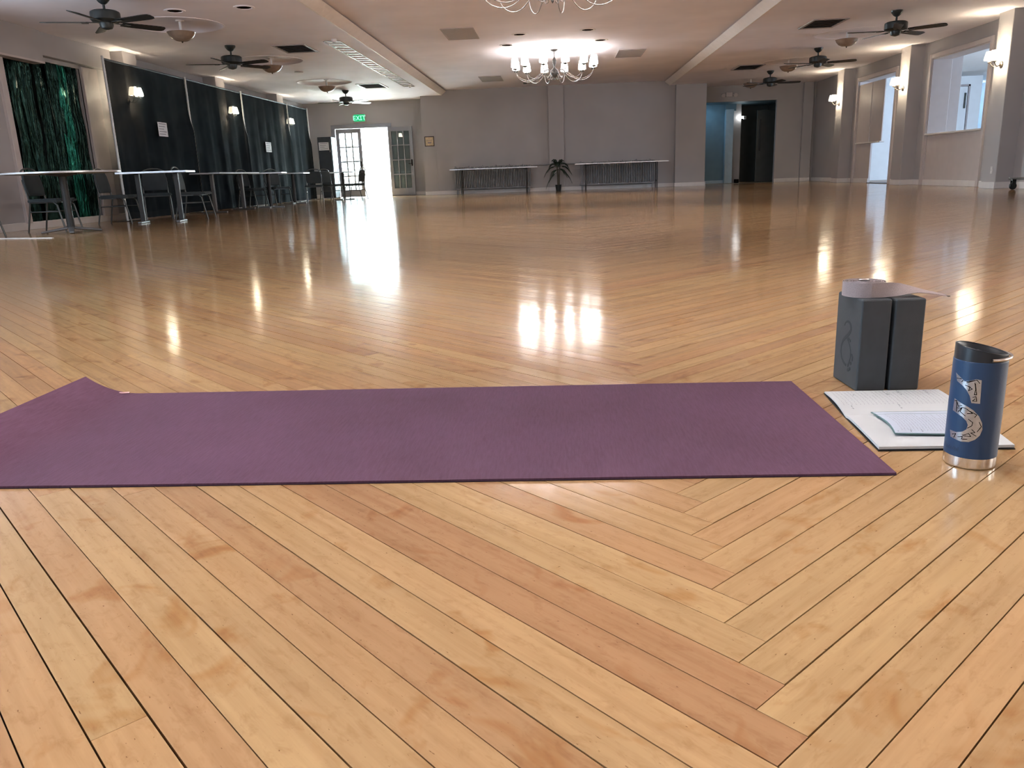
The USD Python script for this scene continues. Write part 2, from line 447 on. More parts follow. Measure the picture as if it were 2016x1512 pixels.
def plank_mesh(p):
    kind, lo, u, q, rnd, t1, t2, tilt = p
    if np.cross(q[1] - q[0], q[2] - q[0]) < 0:
        q = q[::-1]
    n = len(q)
    a, b = (q[:, 0] + q[:, 1]) * S2, (q[:, 1] - q[:, 0]) * S2
    al, ac = (b, a) if kind == "L" else (a, b)
    z = 0.00008 * tilt[0] * ((ac - lo) / W * 2 - 1) - 0.0002
    top = np.column_stack([q, z]); bot = np.column_stack([q, np.full(n, -0.0118)])
    v = [*top]; f = [(0, i, i + 1) for i in range(1, n - 1)]
    g = [(al[i] + rnd * 3.1, ac[i] + rnd, rnd) for i in range(n)]
    for i in range(n):
        k = (i + 1) % n; o = len(v)
        v += [top[i], top[k], bot[k], bot[i]]; g += [g[i], g[k], g[k], g[i]]
        f += [(o, o + 3, o + 2), (o, o + 2, o + 1)]
    rosy = 0.35 + 0.25 * t2 + (0.5 if t1 < -1.6 else 0)
    tone = (float(np.clip(1.0 + 0.04 * t1, 0.84, 1.10)), float(np.clip(rosy, 0, 1)), 0.5)
    return np.array(v), np.array(f), np.array(g), np.tile(tone, (len(v), 1))


def put_planks(path, items, kind=None):
    V, F, G, TN, o = [], [], [], [], 0
    for it in items:
        v, f, g, t = plank_mesh(it)
        V.append(v); F.append(f + o); G.append(g); TN.append(t); o += len(v)
    V, F, G, TN = np.vstack(V), np.vstack(F), np.vstack(G), np.vstack(TN)
    m = usdkit.mesh(stage, path, (V, F), MAT["plank"])
    api = UsdGeom.PrimvarsAPI(m)
    api.CreatePrimvar("grain", Sdf.ValueTypeNames.Float3Array, "vertex").Set(Vt.Vec3fArray.FromNumpy(G.astype(np.float32)))
    api.CreatePrimvar("tone", Sdf.ValueTypeNames.Float3Array, "vertex").Set(Vt.Vec3fArray.FromNumpy(TN.astype(np.float32)))
    if kind:
        cd(m.GetPrim(), kind=kind, label="the smaller, farther planks of the same floor")


def seen_size(p):
    q = p[3]; c = q.mean(0)
    d = np.clip(np.column_stack([np.interp(np.linspace(0, len(q) - 1, 9), np.arange(len(q)), q[:, k]) for k in (0, 1)]), None, None)
    best = 0
    for x, y in d:
        if y > 0.55 and abs(x - 0.06 * y) < 0.68 * y + 0.1:
            best = max(best, 1 / (y * y))
    return best


planks.sort(key=lambda p: -seen_size(p))
for p in planks[:298]:
    put_planks(numbered(str(floor.GetPath()) + "/plank"), [p])
put_planks(str(floor.GetPath()) + "/distant_planks", planks[298:], "stuff")

# ---------- ceilings
ceiling = structure("ceiling")
part(ceiling, "raised_ceiling", bx(-4.4, YF, ZC, 4.4, YC + 0.3, ZC + 0.08), "ceiling_paint")
RINGS = [(s * 5.80, y) for s in (-1, 1) for y in (4.7, 8.85, 13.0, 17.05, 21.1)]
for s, nm in ((-1, "side_ceiling"), (1, "side_ceiling")):
    x0, x1 = sorted((s * 3.50, s * 8.6))
    pg = sbox(x0, YF, x1, YS + 0.2)
    for rx, ry in RINGS:
        if rx * s > 0:
            pg = pg.difference(Point(rx, ry).buffer(0.66, 24))
    part(ceiling, nm, ext(pg, ZS, ZS + 0.05), "ceiling_paint")
    xa, xb = sorted((s * 4.3, s * 4.4))
    part(ceiling, "cove_back", bx(xa, YF, ZS + 0.05, xb, YC + 0.3, ZC), "ceiling_paint")
for rx, ry in RINGS:
    k = 0.8 if rx < 0 else 0.3
    pr = [(0.0, 0.085 * k), (0.45, 0.08 * k), (0.58, 0.065 * k), (0.645, 0.03 * k), (0.66, 0.0), (0.68, -0.012 * k), (0.70, -0.008 * k), (0.70, 0.001)]
    m = lathe(pr, 40, (rx, ry, ZS)); m.invert()
    part(ceiling, "ring_recess", m, "ceiling_paint", smooth=40)
for s in (-1, 1):
    sec = np.array([(s * 3.50, ZS - 0.004), (s * 3.47, ZS - 0.004), (s * 3.31, ZC - 0.035), (s * 3.33, ZC - 0.028), (s * 3.50, ZS + 0.05)])
    v = np.vstack([np.column_stack([sec[:, 0], np.full(5, y), sec[:, 1]]) for y in (YF, YC - 0.02)])
    f = []
    for i in range(5):
        k = (i + 1) % 5; f += [(i, k, 5 + k), (i, 5 + k, 5 + i)]
    f += [(0, 2, 1), (0, 3, 2), (0, 4, 3), (5, 6, 7), (5, 7, 8), (5, 8, 9)]
    m = T(v, f)
    trimesh.repair.fix_normals(m)
    struct("trim_1" if s < 0 else "trim_2", m, "fascia_paint")

# ---------- walls
TOP = 3.25
wb = structure("wall_back")
part(wb, "middle_wall", bx(-4.13, YC, 0, 3.70, YC + 0.3, TOP), "wall_paint")
part(wb, "middle_pilaster", chamfer(-0.205, YC - 0.14, 0, 0.26, YC + 0.05, ZC, 0.008), "wall_paint")
part(wb, "end_pilaster", chamfer(3.64, YC - 0.2, 0, 4.55, YS + 0.3, ZS + 0.04, 0.008), "wall_paint")
part(wb, "return_wall", bx(-4.13, YC + 0.2, 0, -3.83, YS + 0.3, TOP), "wall_paint")
part(wb, "entrance_wall", join(bx(-8.5, YS, 0, -7.13, YS + 0.15, TOP), bx(-5.38, YS, 0, -3.83, YS + 0.15, TOP), bx(-7.13, YS, 2.17, -5.38, YS + 0.15, TOP)), "wall_paint")
part(wb, "hallway_wall", join(bx(6.92, YS, 0, 8.5, YS + 0.15, TOP), bx(4.5, YS, 2.50, 6.92, YS + 0.15, TOP)), "wall_paint")
part(wb, "corner_pilaster", chamfer(7.70, YS - 0.12, 0, 8.0, YS + 0.05, ZS + 0.03, 0.008), "wall_paint")
part(wb, "wall_seam", bx(-3.76, YC - 0.012, 0.12, -3.72, YC + 0.02, 2.0), "wall_paint")

wl = structure("wall_left")
yw0, yw1 = 12.05, 14.08
part(wl, "wall_panel", join(bx(-8.5, 14.08, 0, -8.1, YS + 0.15, TOP), bx(-8.5, 10.2, 0, -8.1, yw0, TOP), bx(-8.5, yw0, 2.56, -8.1, yw1, TOP), bx(-8.5, yw0, 0, -8.1, yw1, 0.06),
                            bx(-8.5, YF, 0, -8.1, 10.2, 0.9), bx(-8.5, YF, 2.6, -8.1, 10.2, TOP)), "wall_paint")
part(wl, "header_beam", join(chamfer(-8.1, 10.0, 2.50, -7.93, 12.85, ZS + .03, 0.006), chamfer(-8.1, 12.85, 2.62, -7.98, 14.95, ZS + .03, 0.006)), "wall_paint")
part(wl, "header_trim", bx(-8.1, 10.0, 2.485, -7.915, 12.85, 2.515), "cream_panel")
for y0, y1 in PIL[2:]:
    if y1 > 11.5 or y1 < 8:
        part(wl, "pilaster", chamfer(-8.12, y0, 0, -XP, y1, ZS + .03, 0.008), "wall_paint")

wr = structure("wall_right")
D0, D1 = 20.50, 22.92      # the bay with the doorway
B0y, B1y = 16.28, 18.66    # the bay with the pass-through
part(wr, "wall_panel", join(bx(8.1, YF, 0, 8.5, B0y, TOP), bx(8.1, B1y, 0, 8.5, D0, TOP), bx(8.1, D1, 0, 8.5, YS + 0.2, TOP), bx(8.1, B0y, 2.64, 8.5, B1y, TOP), bx(8.1, D0, 2.62, 8.5, D1, TOP)), "wall_paint")
for y0, y1 in PIL[3:]:
    part(wr, "pilaster", chamfer(XP, y0, 0, 8.12, y1, ZS + .03, 0.008), "wall_paint")
struct("wall_front", bx(-8.5, YF - 0.2, 0, 8.5, YF, TOP), "wall_paint")

# baseboards
def board(pts):
    """Baseboard strips along axis-aligned wall runs: (x0, y0, x1, y1)."""
    return join([chamfer(x0, y0, 0.0, x1, y1, 0.115, 0.004) for x0, y0, x1, y1 in pts])


struct("baseboard_back", board([(-4.14, YC - 0.02, -0.21, YC), (0.26, YC - 0.02, 3.64, YC), (-0.225, YC - 0.16, 0.28, YC - 0.14), (3.625, YC - 0.22, 4.57, YC - 0.2), (4.55, YC - 0.2, 4.57, YS), (6.92, YS - 0.02, 7.70, YS), (7.69, YS - 0.14, 8.0, YS - 0.12), (-4.62, YS - 0.02, -4.13, YS), (-8.1, YS - 0.02, -7.22, YS)]), "trim_white")
rb = []
ys = sorted([(y0, y1) for y0, y1 in PIL[3:]])
for i, (y0, y1) in enumerate(ys):
    rb += [(XP - 0.02, y0 - 0.02, XP, y1 + 0.02), (XP, y0 - 0.02, 8.1, y0)]
    nxt = ys[i + 1][0] - 0.02 if i + 1 < len(ys) else YS
    for a, b in ((y1, nxt),):
        cut = [(y1, nxt)]
        if y1 < D0 < nxt:
            cut = [(y1, D0 - 0.1), (D1 + 0.1, nxt)]
        if y1 < B0y < nxt:
            cut = [(y1, B0y - 0.1), (B1y + 0.1, nxt)]
        rb += [(8.08, p, 8.1, q) for p, q in cut]
struct("baseboard_right", board(rb), "trim_white")
struct("baseboard_left", board([(-8.1, 14.2, -8.08, 15.05), (-XP, 15.03, -XP + 0.02, 15.55), (-8.1, 15.03, -XP, 15.05), (-8.1, 15.53, -8.08, YS - 0.02), (-8.1, YF, -8.08, 11.95), (-8.1, 11.95, -8.08, 14.2)]), "trim_white")

# ---------- left window with the foil curtain, and the two daylight windows nearer by (out of view)
w1 = structure("window_1")
part(w1, "window_trim", join(chamfer(-8.12, yw1, 0.1, -8.05, yw1 + 0.47, 2.60, 0.006), chamfer(-8.12, yw0 - 0.12, 0.1, -8.05, yw0, 2.58, 0.006)), "cream_panel")
part(w1, "window_board", bx(-8.5, yw0, 0, -8.42, yw1, 2.6), "hall_dark")

# ---------- bay with doorway (door_2) and pass-through (window_2)
def frame_right(y0, y1, zt, w=0.09):
    return join(chamfer(8.06, y0 - w, 0, 8.11, y0, zt + w, 0.006), chamfer(8.06, y1, 0, 8.11, y1 + w, zt + w, 0.006), chamfer(8.06, y0, zt, 8.11, y1, zt + w, 0.006),
                chamfer(8.1, y0 - 0.005, 0, 8.5, y0 + 0.015, zt, 0.004), chamfer(8.1, y1 - 0.015, 0, 8.5, y1 + 0.005, zt, 0.004), chamfer(8.1, y0, zt - 0.02, 8.5, y1, zt + 0.005, 0.004))


w2 = structure("window_2")
part(w2, "window_trim", frame_right(B0y, B1y, 2.62), "cream_panel")
part(w2, "low_wall", bx(8.12, B0y, 0, 8.34, B1y, 1.05), "cream_panel")
part(w2, "window_sill", chamfer(8.06, B0y - 0.04, 1.05, 8.42, B1y + 0.04, 1.085, 0.006), "trim_white")
part(w2, "baseboard", chamfer(8.10, B0y, 0, 8.12, B1y, 0.115, 0.004), "trim_white")
part(w2, "deep_reveal", bx(8.5, B1y, 0, 8.72, B1y + 0.2, 2.9), "cream_panel")
d2 = structure("door_2")
part(d2, "door_trim", frame_right(D0, D1, 2.60), "cream_panel")
part(d2, "low_wall", bx(8.12, 21.88, 0, 8.16, D1, 1.00), "cream_panel")
part(d2, "counter_top", chamfer(8.08, 21.22, 1.00, 8.20, D1, 1.03, 0.005), "trim_white")
part(d2, "shutter_panel", chamfer(8.12, 21.24, 1.03, 8.15, 22.02, 2.50, 0.006), "cream_panel")
part(d2, "shutter_panel", chamfer(8.11, 22.03, 1.03, 8.14, D1 - 0.01, 2.50, 0.006), "cream_panel")
part(d2, "threshold", bx(8.08, D0, 0, 8.5, 21.88, 0.012), "frame_brown")
part(d2, "baseboard", chamfer(8.10, 21.88, 0, 8.12, D1, 0.115, 0.004), "trim_white")

# side room seen through the bays
ws = structure("wall_side_room")
part(ws, "near_wall", bx(8.5, 24.6, 0, 11.50, 24.8, 2.9), "white_paint")
part(ws, "door_wall", bx(11.45, 26.0, 0, 12.78, 26.2, 2.9), "white_paint")
part(ws, "far_wall", bx(12.7, 29.0, 0, 15.2, 29.2, 3.3), "side_blue")
part(ws, "window_wall", bx(14.2, 12.0, 0, 14.4, 29.2, 3.3), "white_paint")
part(ws, "end_wall", bx(8.5, 12.0, 0, 14.4, 12.2, 2.9), "white_paint")
part(ws, "room_ceiling", bx(8.5, 12.0, 2.9, 14.4, 29.2, 3.0), "white_paint")
part(ws, "room_floor", bx(8.5, 12.0, -0.05, 15.2, 29.2, 0.0), "side_floor")
part(ws, "chair_rail", bx(12.8, 28.96, 2.62, 15.2, 29.0, 2.70), "white_paint")
part(ws, "skirting", bx(8.5, 24.57, 0, 11.5, 24.6, 0.12), "white_paint")
d3 = structure("door_3")
part(d3, "door_leaf", chamfer(11.5, 25.95, 0, 12.36, 26.0, 2.60, 0.006), "white_paint")
part(d3, "door_frame", join(bx(12.37, 25.94, 0, 12.42, 26.0, 2.66), bx(11.5, 25.94, 2.61, 12.42, 26.0, 2.66)), "vent_frame")
part(d3, "door_handle", chamfer(12.27, 25.90, 1.98, 12.31, 25.95, 2.42, 0.006), "hall_dark")

# ---------- the entrance with glazed double doors, and the sunroom behind
d1 = structure("door_1")
part(d1, "door_frame", join(chamfer(-7.24, YS - 0.02, 0, -7.115, YS + 0.16, 2.16, 0.006), chamfer(-5.395, YS - 0.02, 0, -5.27, YS + 0.16, 2.16, 0.006), chamfer(-7.24, YS - 0.02, 2.16, -5.27, YS + 0.16, 2.28, 0.006)), "door_paint")


def glazed_leaf(w, h, hinge, ang, flip):
    """A leaf 3 panes wide and 4 high; local x runs from the hinge."""
    st, top, bot, mu = 0.105, 0.13, 0.24, 0.036
    pw, ph = (w - 2 * st - 2 * mu) / 3, (h - top - bot - 3 * mu) / 4
    hole = [sbox(st + i * (pw + mu), bot + j * (ph + mu), st + i * (pw + mu) + pw, bot + j * (ph + mu) + ph) for i in range(3) for j in range(4)]
    pg = sbox(0, 0.012, w, h)
    for q in hole:
        pg = pg.difference(q)
    m = ext(pg, -0.02, 0.02)
    m.apply_transform(np.array([[1, 0, 0, 0], [0, 0, -1, 0], [0, 1, 0, 0], [0, 0, 0, 1.0]]))
    def place(x):
        return spin(x, ang, hinge)
    leaf = part(d1, "door_leaf", place(m), "door_paint")
    for q in hole:
        x0, z0, x1, z1 = q.bounds
        part(leaf, "pane", place(bx(x0, -0.003, z0, x1, 0.003, z1)), "pane_glass")
    s = -1 if flip else 1
    part(leaf, "door_handle", place(join(rbx(w - 0.075, s * 0.02, 0.93, w - 0.04, s * 0.035, 1.13, 0.006, 8), tube([(w - 0.058, s * 0.03, 1.0), (w - 0.058, s * 0.065, 1.0), (w - 0.16, s * 0.068, 1.0)], 0.009))), "hole_black", smooth=40)
    return leaf


glazed_leaf(0.835, 2.15, (-7.10, YS + 0.03, 0), math.radians(-4), True)
glazed_leaf(0.80, 2.15, (-5.38, YS - 0.05, 0), math.radians(-5), True)
sun = structure("wall_sunroom")
part(sun, "far_wall", bx(-10.2, 34.5, 0, -2.5, 34.7, 3.0), "white_paint")
part(sun, "near_wall", join(bx(-10.2, 26.75, 0, -7.24, 26.85, 3.0), bx(-5.27, 26.75, 0, -2.5, 26.85, 3.0)), "white_paint")
part(sun, "side_wall", join(bx(-10.2, 26.75, 0, -10.0, 34.7, 3.0), bx(-2.7, 26.75, 0, -2.5, 34.7, 3.0)), "white_paint")
part(sun, "room_ceiling", bx(-10.2, 26.75, 2.85, -2.5, 34.7, 3.0), "white_paint")
part(sun, "room_floor", bx(-10.2, 26.70, -0.05, -2.5, 34.7, 0.0), "annex_floor")
part(sun, "picture_rail", bx(-10.0, 34.46, 1.62, -2.7, 34.5, 1.68), "vent_frame")
part(sun, "low_radiator", join([bx(-9.2 + 0.12 * i, 34.36, 0.32, -9.12 + 0.12 * i, 34.44, 0.50) for i in range(48)]), "vent_frame")
part(sun, "skirting", bx(-10.0, 34.44, 0, -2.7, 34.5, 0.06), "vent_frame")

# ---------- hallway at the right end of the back wall
hw = structure("wall_hallway")
part(hw, "blue_wall", bx(4.4, 28.0, 0, 5.62, 28.15, 2.6), "hall_blue")
part(hw, "pale_jamb", chamfer(5.60, 27.80, 0, 5.86, 28.15, 2.35, 0.01), "hall_pale")
part(hw, "header", join(bx(5.6, 27.9, 2.3, 5.95, 28.1, 2.9), bx(4.3, 26.75, 2.52, 7.6, 29.4, 2.62)), "hall_blue")
part(hw, "grey_wall", bx(5.86, 28.0, 0, 6.14, 28.1, 2.6), "wall_paint")
part(hw, "dark_wall", join(bx(6.10, 29.2, 0, 7.6, 29.4, 2.6), bx(7.3, 26.75, 0, 7.5, 29.4, 2.6)), "hall_dark")
part(hw, "side_wall", bx(4.2, 26.7, 0, 4.4, 28.15, 2.6), "hall_blue")
part(hw, "hall_floor", bx(4.3, 26.70, -0.05, 7.6, 29.4, 0.0), "side_floor")
part(hw, "skirting", bx(4.4, 27.97, 0, 5.62, 28.0, 0.1), "hall_pale")
d4 = structure("door_4")
part(d4, "door_leaf", chamfer(6.60, 27.75, 0.01, 7.29, 27.80, 2.28, 0.006), "hall_dark")
part(d4, "door_plate", chamfer(6.68, 27.73, 1.0, 6.74, 27.75, 2.0, 0.004), "table_leg")
part(d4, "door_leaf", chamfer(6.12, 28.1, 0.01, 6.18, 28.9, 2.28, 0.006), "hall_dark")

# ================================================================== CEILING FIXTURES
def make_fan(label, loc, base):
    t = thing("ceiling_fan", label, "ceiling fan", loc, 0, "black ceiling fans along the low side ceilings")
    part(t, "canopy", lathe([(0.0, 0.0), (0.095, 0.0), (0.09, -0.03), (0.055, -0.075), (0.025, -0.095), (0.0, -0.095)], 20), "fan_black", smooth=40)
    part(t, "downrod", cyl((0, 0, -0.08), (0, 0, -0.18), 0.016, 10), "fan_black", smooth=40)
    part(t, "motor", lathe([(0.0, -0.155), (0.06, -0.16), (0.15, -0.175), (0.178, -0.19), (0.182, -0.21), (0.182, -0.285), (0.165, -0.305), (0.10, -0.32), (0.0, -0.32)], 28), "fan_black", smooth=40)
    part(t, "switch_housing", lathe([(0.0, -0.315), (0.085, -0.315), (0.085, -0.35), (0.07, -0.385), (0.02, -0.40), (0.0, -0.40)], 20), "fan_black", smooth=40)
    for k in range(5):
        a = math.radians(base + 72 * k)
        pg = Polygon([(0.20, -0.052), (0.30, -0.062), (0.70, -0.072), (0.765, -0.060), (0.785, -0.03), (0.785, 0.03), (0.765, 0.060), (0.70, 0.072), (0.30, 0.062), (0.20, 0.052)])
        m = turn(ext(pg, -0.004, 0.004), math.radians(-13), [1, 0, 0]); m.apply_translation([0, 0, -0.315])
        b = part(t, "blade", spin(m, a), "fan_blade")
        br = join(bx(0.10, -0.02, -0.318, 0.24, 0.02, -0.31), bx(0.22, -0.045, -0.324, 0.30, 0.045, -0.318))
        part(b, "blade_bracket", spin(br, a), "fan_black")
    return t


make_fan("black five-blade ceiling fan nearest on the left, cut by the top edge of the photo", (-5.80, 10.9, ZS), 53)
make_fan("black five-blade ceiling fan above the middle of the black drape, second on the left", (-5.80, 15.06, ZS), 53)
make_fan("black ceiling fan near the glazed doors, its blade lit white from below", (-5.80, 23.15, ZS), 44)
make_fan("largest black ceiling fan on the right, beside the large pass-through opening", (5.74, 14.75, ZS), 36)
make_fan("middle black ceiling fan of the three on the right", (5.75, 18.9, ZS), -22)
make_fan("farthest black ceiling fan on the right, in front of the dark hallway", (5.76, 22.95, ZS), -6)
# the fan in the sunroom
fan7 = thing("ceiling_fan", "dark ceiling fan hanging in the bright room beyond the glazed doors", "ceiling fan", (-6.82, 30.0, 2.85))
part(fan7, "downrod", cyl((0, 0, 0), (0, 0, -0.25), 0.03, 8), "fan_black")
part(fan7, "motor", lathe([(0, -0.2), (0.14, -0.22), (0.17, -0.3), (0.1, -0.4), (0, -0.42)], 16), "fan_black", smooth=40)
for k in range(4):
    part(fan7, "blade", spin(turn(bx(0.15, -0.07, -0.33, 0.85, 0.07, -0.32), 0.15, [1, 0, 0], (0, 0, -0.32)), math.radians(-8 + 90 * k)), "fan_black")


def make_bowl(label, loc):
    t = thing("pendant_bowl_light", label, "pendant light", loc, 0, "amber glass bowl pendants in the ceiling rings")
    part(t, "canopy", lathe([(0, 0.08), (0.07, 0.08), (0.06, 0.05), (0.0, 0.045)], 16), "fascia_paint", smooth=40)
    part(t, "stem", cyl((0, 0, 0.06), (0, 0, -0.13), 0.022, 10), "fascia_paint", smooth=40)
    part(t, "bowl", lathe([(0.215, -0.105), (0.205, -0.115), (0.19, -0.15), (0.15, -0.195), (0.09, -0.225), (0.0, -0.235), (0.0, -0.228), (0.088, -0.217), (0.146, -0.188), (0.183, -0.147), (0.198, -0.112), (0.215, -0.105)], 28), "bowl_glass", smooth=50)
    part(t, "finial", lathe([(0, -0.23), (0.016, -0.236), (0.010, -0.252), (0, -0.26)], 10), "bronze", smooth=40)
    return t


b0 = make_bowl("amber glass bowl pendant in the nearest left ceiling ring, beside the nearest left fan", (-5.75, 13.0, ZS))
for x, y, lb in ((-5.75, 17.05, "amber glass bowl pendant in the left ring behind the second left fan"), (-5.75, 21.1, "amber glass bowl pendant in the farthest left ring, catching daylight at its rim"),
                 (5.72, 17.05, "amber glass bowl pendant left of the largest right fan"), (5.72, 21.1, "amber glass bowl pendant behind the middle right fan"), (5.72, 25.0, "amber glass bowl pendant behind the farthest right fan")):
    dup(b0, (x, y, ZS), 0, lb)


def make_chandelier(label, loc, rz):
    t = thing("chandelier", label, "chandelier", loc, rz, "twelve-light chandeliers on the raised ceiling")
    part(t, "canopy", lathe([(0, 0), (0.075, 0), (0.072, -0.012), (0.04, -0.03), (0.012, -0.036), (0, -0.036)], 20), "pewter", smooth=40)
    part(t, "rod", cyl((0, 0, -0.03), (0, 0, -0.17), 0.009, 8), "pewter", smooth=40)
    part(t, "column", lathe([(0, -0.14), (0.012, -0.15), (0.018, -0.165), (0.035, -0.19), (0.042, -0.22), (0.036, -0.26), (0.022, -0.31), (0.016, -0.34), (0.026, -0.355), (0.024, -0.37), (0.05, -0.39), (0.085, -0.43), (0.09, -0.47), (0.075, -0.51), (0.04, -0.55), (0.016, -0.57), (0.02, -0.585), (0.012, -0.60), (0, -0.615)], 24), "pewter", smooth=50)
    s = np.linspace(0, 1, 22)
    for k in range(12):
        a = 2 * PI * (k + 0.5) / 12
        c = np.array([(0.075, -0.46), (0.16, -0.40), (0.30, -0.47), (0.46, -0.585), (0.62, -0.615), (0.76, -0.565), (0.845, -0.48), (0.87, -0.39)])
        from scipy.interpolate import CubicSpline
        cs = CubicSpline(np.linspace(0, 1, len(c)), c)(s)
        P = np.column_stack([cs[:, 0] * math.cos(a), cs[:, 0] * math.sin(a), cs[:, 1]])
        arm = part(t, "arm", tube(P, 0.006, 7), "pale_metal", smooth=60)
        e = (0.87 * math.cos(a), 0.87 * math.sin(a), 0)
        part(arm, "drip_cup", lathe([(0, -0.405), (0.02, -0.40), (0.05, -0.385), (0.052, -0.378), (0.02, -0.38), (0.016, -0.36), (0.016, -0.335), (0, -0.335)], 14, e), "pewter", smooth=40)
        part(arm, "shade", lathe([(0.062, -0.355), (0.082, -0.352), (0.088, -0.335), (0.086, -0.30), (0.072, -0.20), (0.062, -0.165), (0.059, -0.165), (0.069, -0.20), (0.083, -0.30), (0.085, -0.335), (0.08, -0.348), (0.062, -0.352)], 16, e), "shade_lit", smooth=50)
        part(arm, "bulb", lathe([(0, -0.33), (0.014, -0.325), (0.022, -0.295), (0.016, -0.265), (0, -0.255)], 10, e), "bulb_lit", smooth=60)
    sc = []
    for k in range(6):
        a = 2 * PI * k / 6
        th = np.linspace(0, 1.35 * PI, 14)
        rr, zz = 0.12 + 0.045 * np.sin(th), -0.52 - 0.06 * (1 - np.cos(th)) * 0.6
        sc.append(tube(np.column_stack([rr * math.cos(a), rr * math.sin(a), zz]), 0.006, 6))
    part(t, "scrolls", join(sc), "pale_metal", smooth=60)
    return t


ch = make_chandelier("complete twelve-light chandelier with glowing white shades in mid-hall", (0.01, 18.38, ZC), 0)
dup(ch, (0.0, 10.25, ZC), 5, "nearer chandelier of which only the lower arms show at the top edge")
dup(ch, (0.0, 2.1, ZC), 0, "chandelier hanging above the near end of the hall, out of the photo")


def make_sconce(label, loc, rz, group):
    t = thing("wall_sconce", label, "wall lamp", loc, rz, group)
    part(t, "back_plate", lathe([(0, 0.0), (0.06, 0.0), (0.055, 0.012), (0.03, 0.022), (0, 0.024)], 18).apply_transform(trimesh.transformations.rotation_matrix(PI / 2, [0, 1, 0])), "bronze", smooth=40)
    for s in (-1, 1):
        th = np.linspace(0, 1, 12)
        P = np.column_stack([0.02 + 0.15 * th ** 0.8, s * 0.085 * th, -0.05 * np.sin(th * PI) + 0.055 * th])
        a = part(t, "arm", tube(P, 0.008, 7), "bronze", smooth=60)
        e = (0.17, s * 0.085, 0)
        part(a, "cup", lathe([(0, 0.04), (0.03, 0.045), (0.032, 0.06), (0.016, 0.065), (0.014, 0.10), (0, 0.10)], 12, e), "bronze", smooth=40)
        part(a, "shade", lathe([(0.06, 0.085), (0.084, 0.088), (0.088, 0.10), (0.084, 0.13), (0.062, 0.225), (0.056, 0.235), (0.053, 0.235), (0.059, 0.222), (0.081, 0.13), (0.084, 0.10), (0.06, 0.088)], 16, e), "sconce_shade", smooth=50)
        part(a, "bulb", lathe([(0, 0.10), (0.014, 0.105), (0.02, 0.135), (0.014, 0.165), (0, 0.175)], 10, e), "sconce_bulb", smooth=60)
    return t


s0 = make_sconce("nearest lit two-shade wall sconce on the right, beside the large pass-through", (XP, 15.28, 2.10), 180, "lit two-shade sconces on the right pilasters")
dup(s0, (XP, 19.36, 2.10), 180, "lit two-shade wall sconce at the right of the narrow bright doorway")
dup(s0, (XP, 23.53, 2.10), 180, "farthest lit two-shade wall sconce on the right, left of the cream shutter")
for y, lb in ((15.0, "lit sconce glowing through the first panel of the black drape"), (19.55, "lit sconce glowing through the black drape beside the second left fan"), (23.75, "lit sconce glowing through the black drape near its far end")):
    dup(s0, (-XP, y, 2.10), 0, lb, "lit sconces behind the black drape")


# vents, grilles, downlights
def louver(label, x, y, w, d, z=ZS):
    t = thing("air_vent", label, "air vent", (x, y, z), 0, "louvred air vents in the side ceilings")
    part(t, "vent_frame", ext(sbox(-w / 2, -d / 2, w / 2, d / 2).difference(sbox(-w / 2 + .05, -d / 2 + .05, w / 2 - .05, d / 2 - .05)), -0.014, 0.0), "vent_frame")
    part(t, "vent_back", bx(-w / 2 + .05, -d / 2 + .05, -0.002, w / 2 - .05, d / 2 - .05, -0.0005), "vent_dark")
    n = 6
    for i in range(n):
        yy = -d / 2 + .05 + (d - .1) * (i + .5) / n
        part(t, "slat", turn(bx(-w / 2 + .05, yy - .028, -0.009, w / 2 - .05, yy + .028, -0.006), math.radians(14), [1, 0, 0], (0, yy, -0.0075)), "vent_dark")
    return t


louver("dark louvred ceiling vent above and right of the second left fan", -4.80, 15.7, 0.62, 0.95)
louver("louvred ceiling vent catching white daylight near the left end of the back wall", -4.85, 22.3, 0.66, 1.1)
louver("dark louvred ceiling vent left of the largest right fan", 4.83, 15.7, 0.62, 0.95)
louver("dark louvred ceiling vent left of the farthest right fan", 4.92, 21.9, 0.66, 1.0)


def panel(label, x, y, w=0.60, d=1.22):
    t = thing("return_air_grille", label, "ceiling grille", (x, y, ZC), 0, "grey grille panels in the raised ceiling")
    part(t, "grille_frame", ext(sbox(-w / 2, -d / 2, w / 2, d / 2).difference(sbox(-w / 2 + .02, -d / 2 + .02, w / 2 - .02, d / 2 - .02)), -0.012, 0.0), "vent_frame")
    part(t, "grille_face", bx(-w / 2 + .02, -d / 2 + .02, -0.007, w / 2 - .02, d / 2 - .02, 0), "grille_grey")


panel("largest grey grille panel of the raised ceiling, upper left of the chandelier", -1.72, 15.83)
panel("smallest grey grille panel, just in front of the back wall left of the chandelier", -1.73, 23.2)
panel("grey grille panel to the right of the chandelier", 1.73, 19.45)


def downlight(label, x, y, z, trim=True, r=0.105):
    t = thing("recessed_downlight", label, "recessed light", (x, y, z), 0, "unlit recessed downlights in the ceiling")
    part(t, "can", lathe([(r, -0.004), (r * 0.9, -0.003), (0, -0.002)], 20), "hole_black", smooth=40)
    part(t, "trim_ring", lathe([(r, -0.002), (r + 0.012, -0.012), (r + 0.042, -0.008), (r + 0.048, 0.0)], 24), "fascia_paint" if trim else "ceiling_paint", smooth=40)


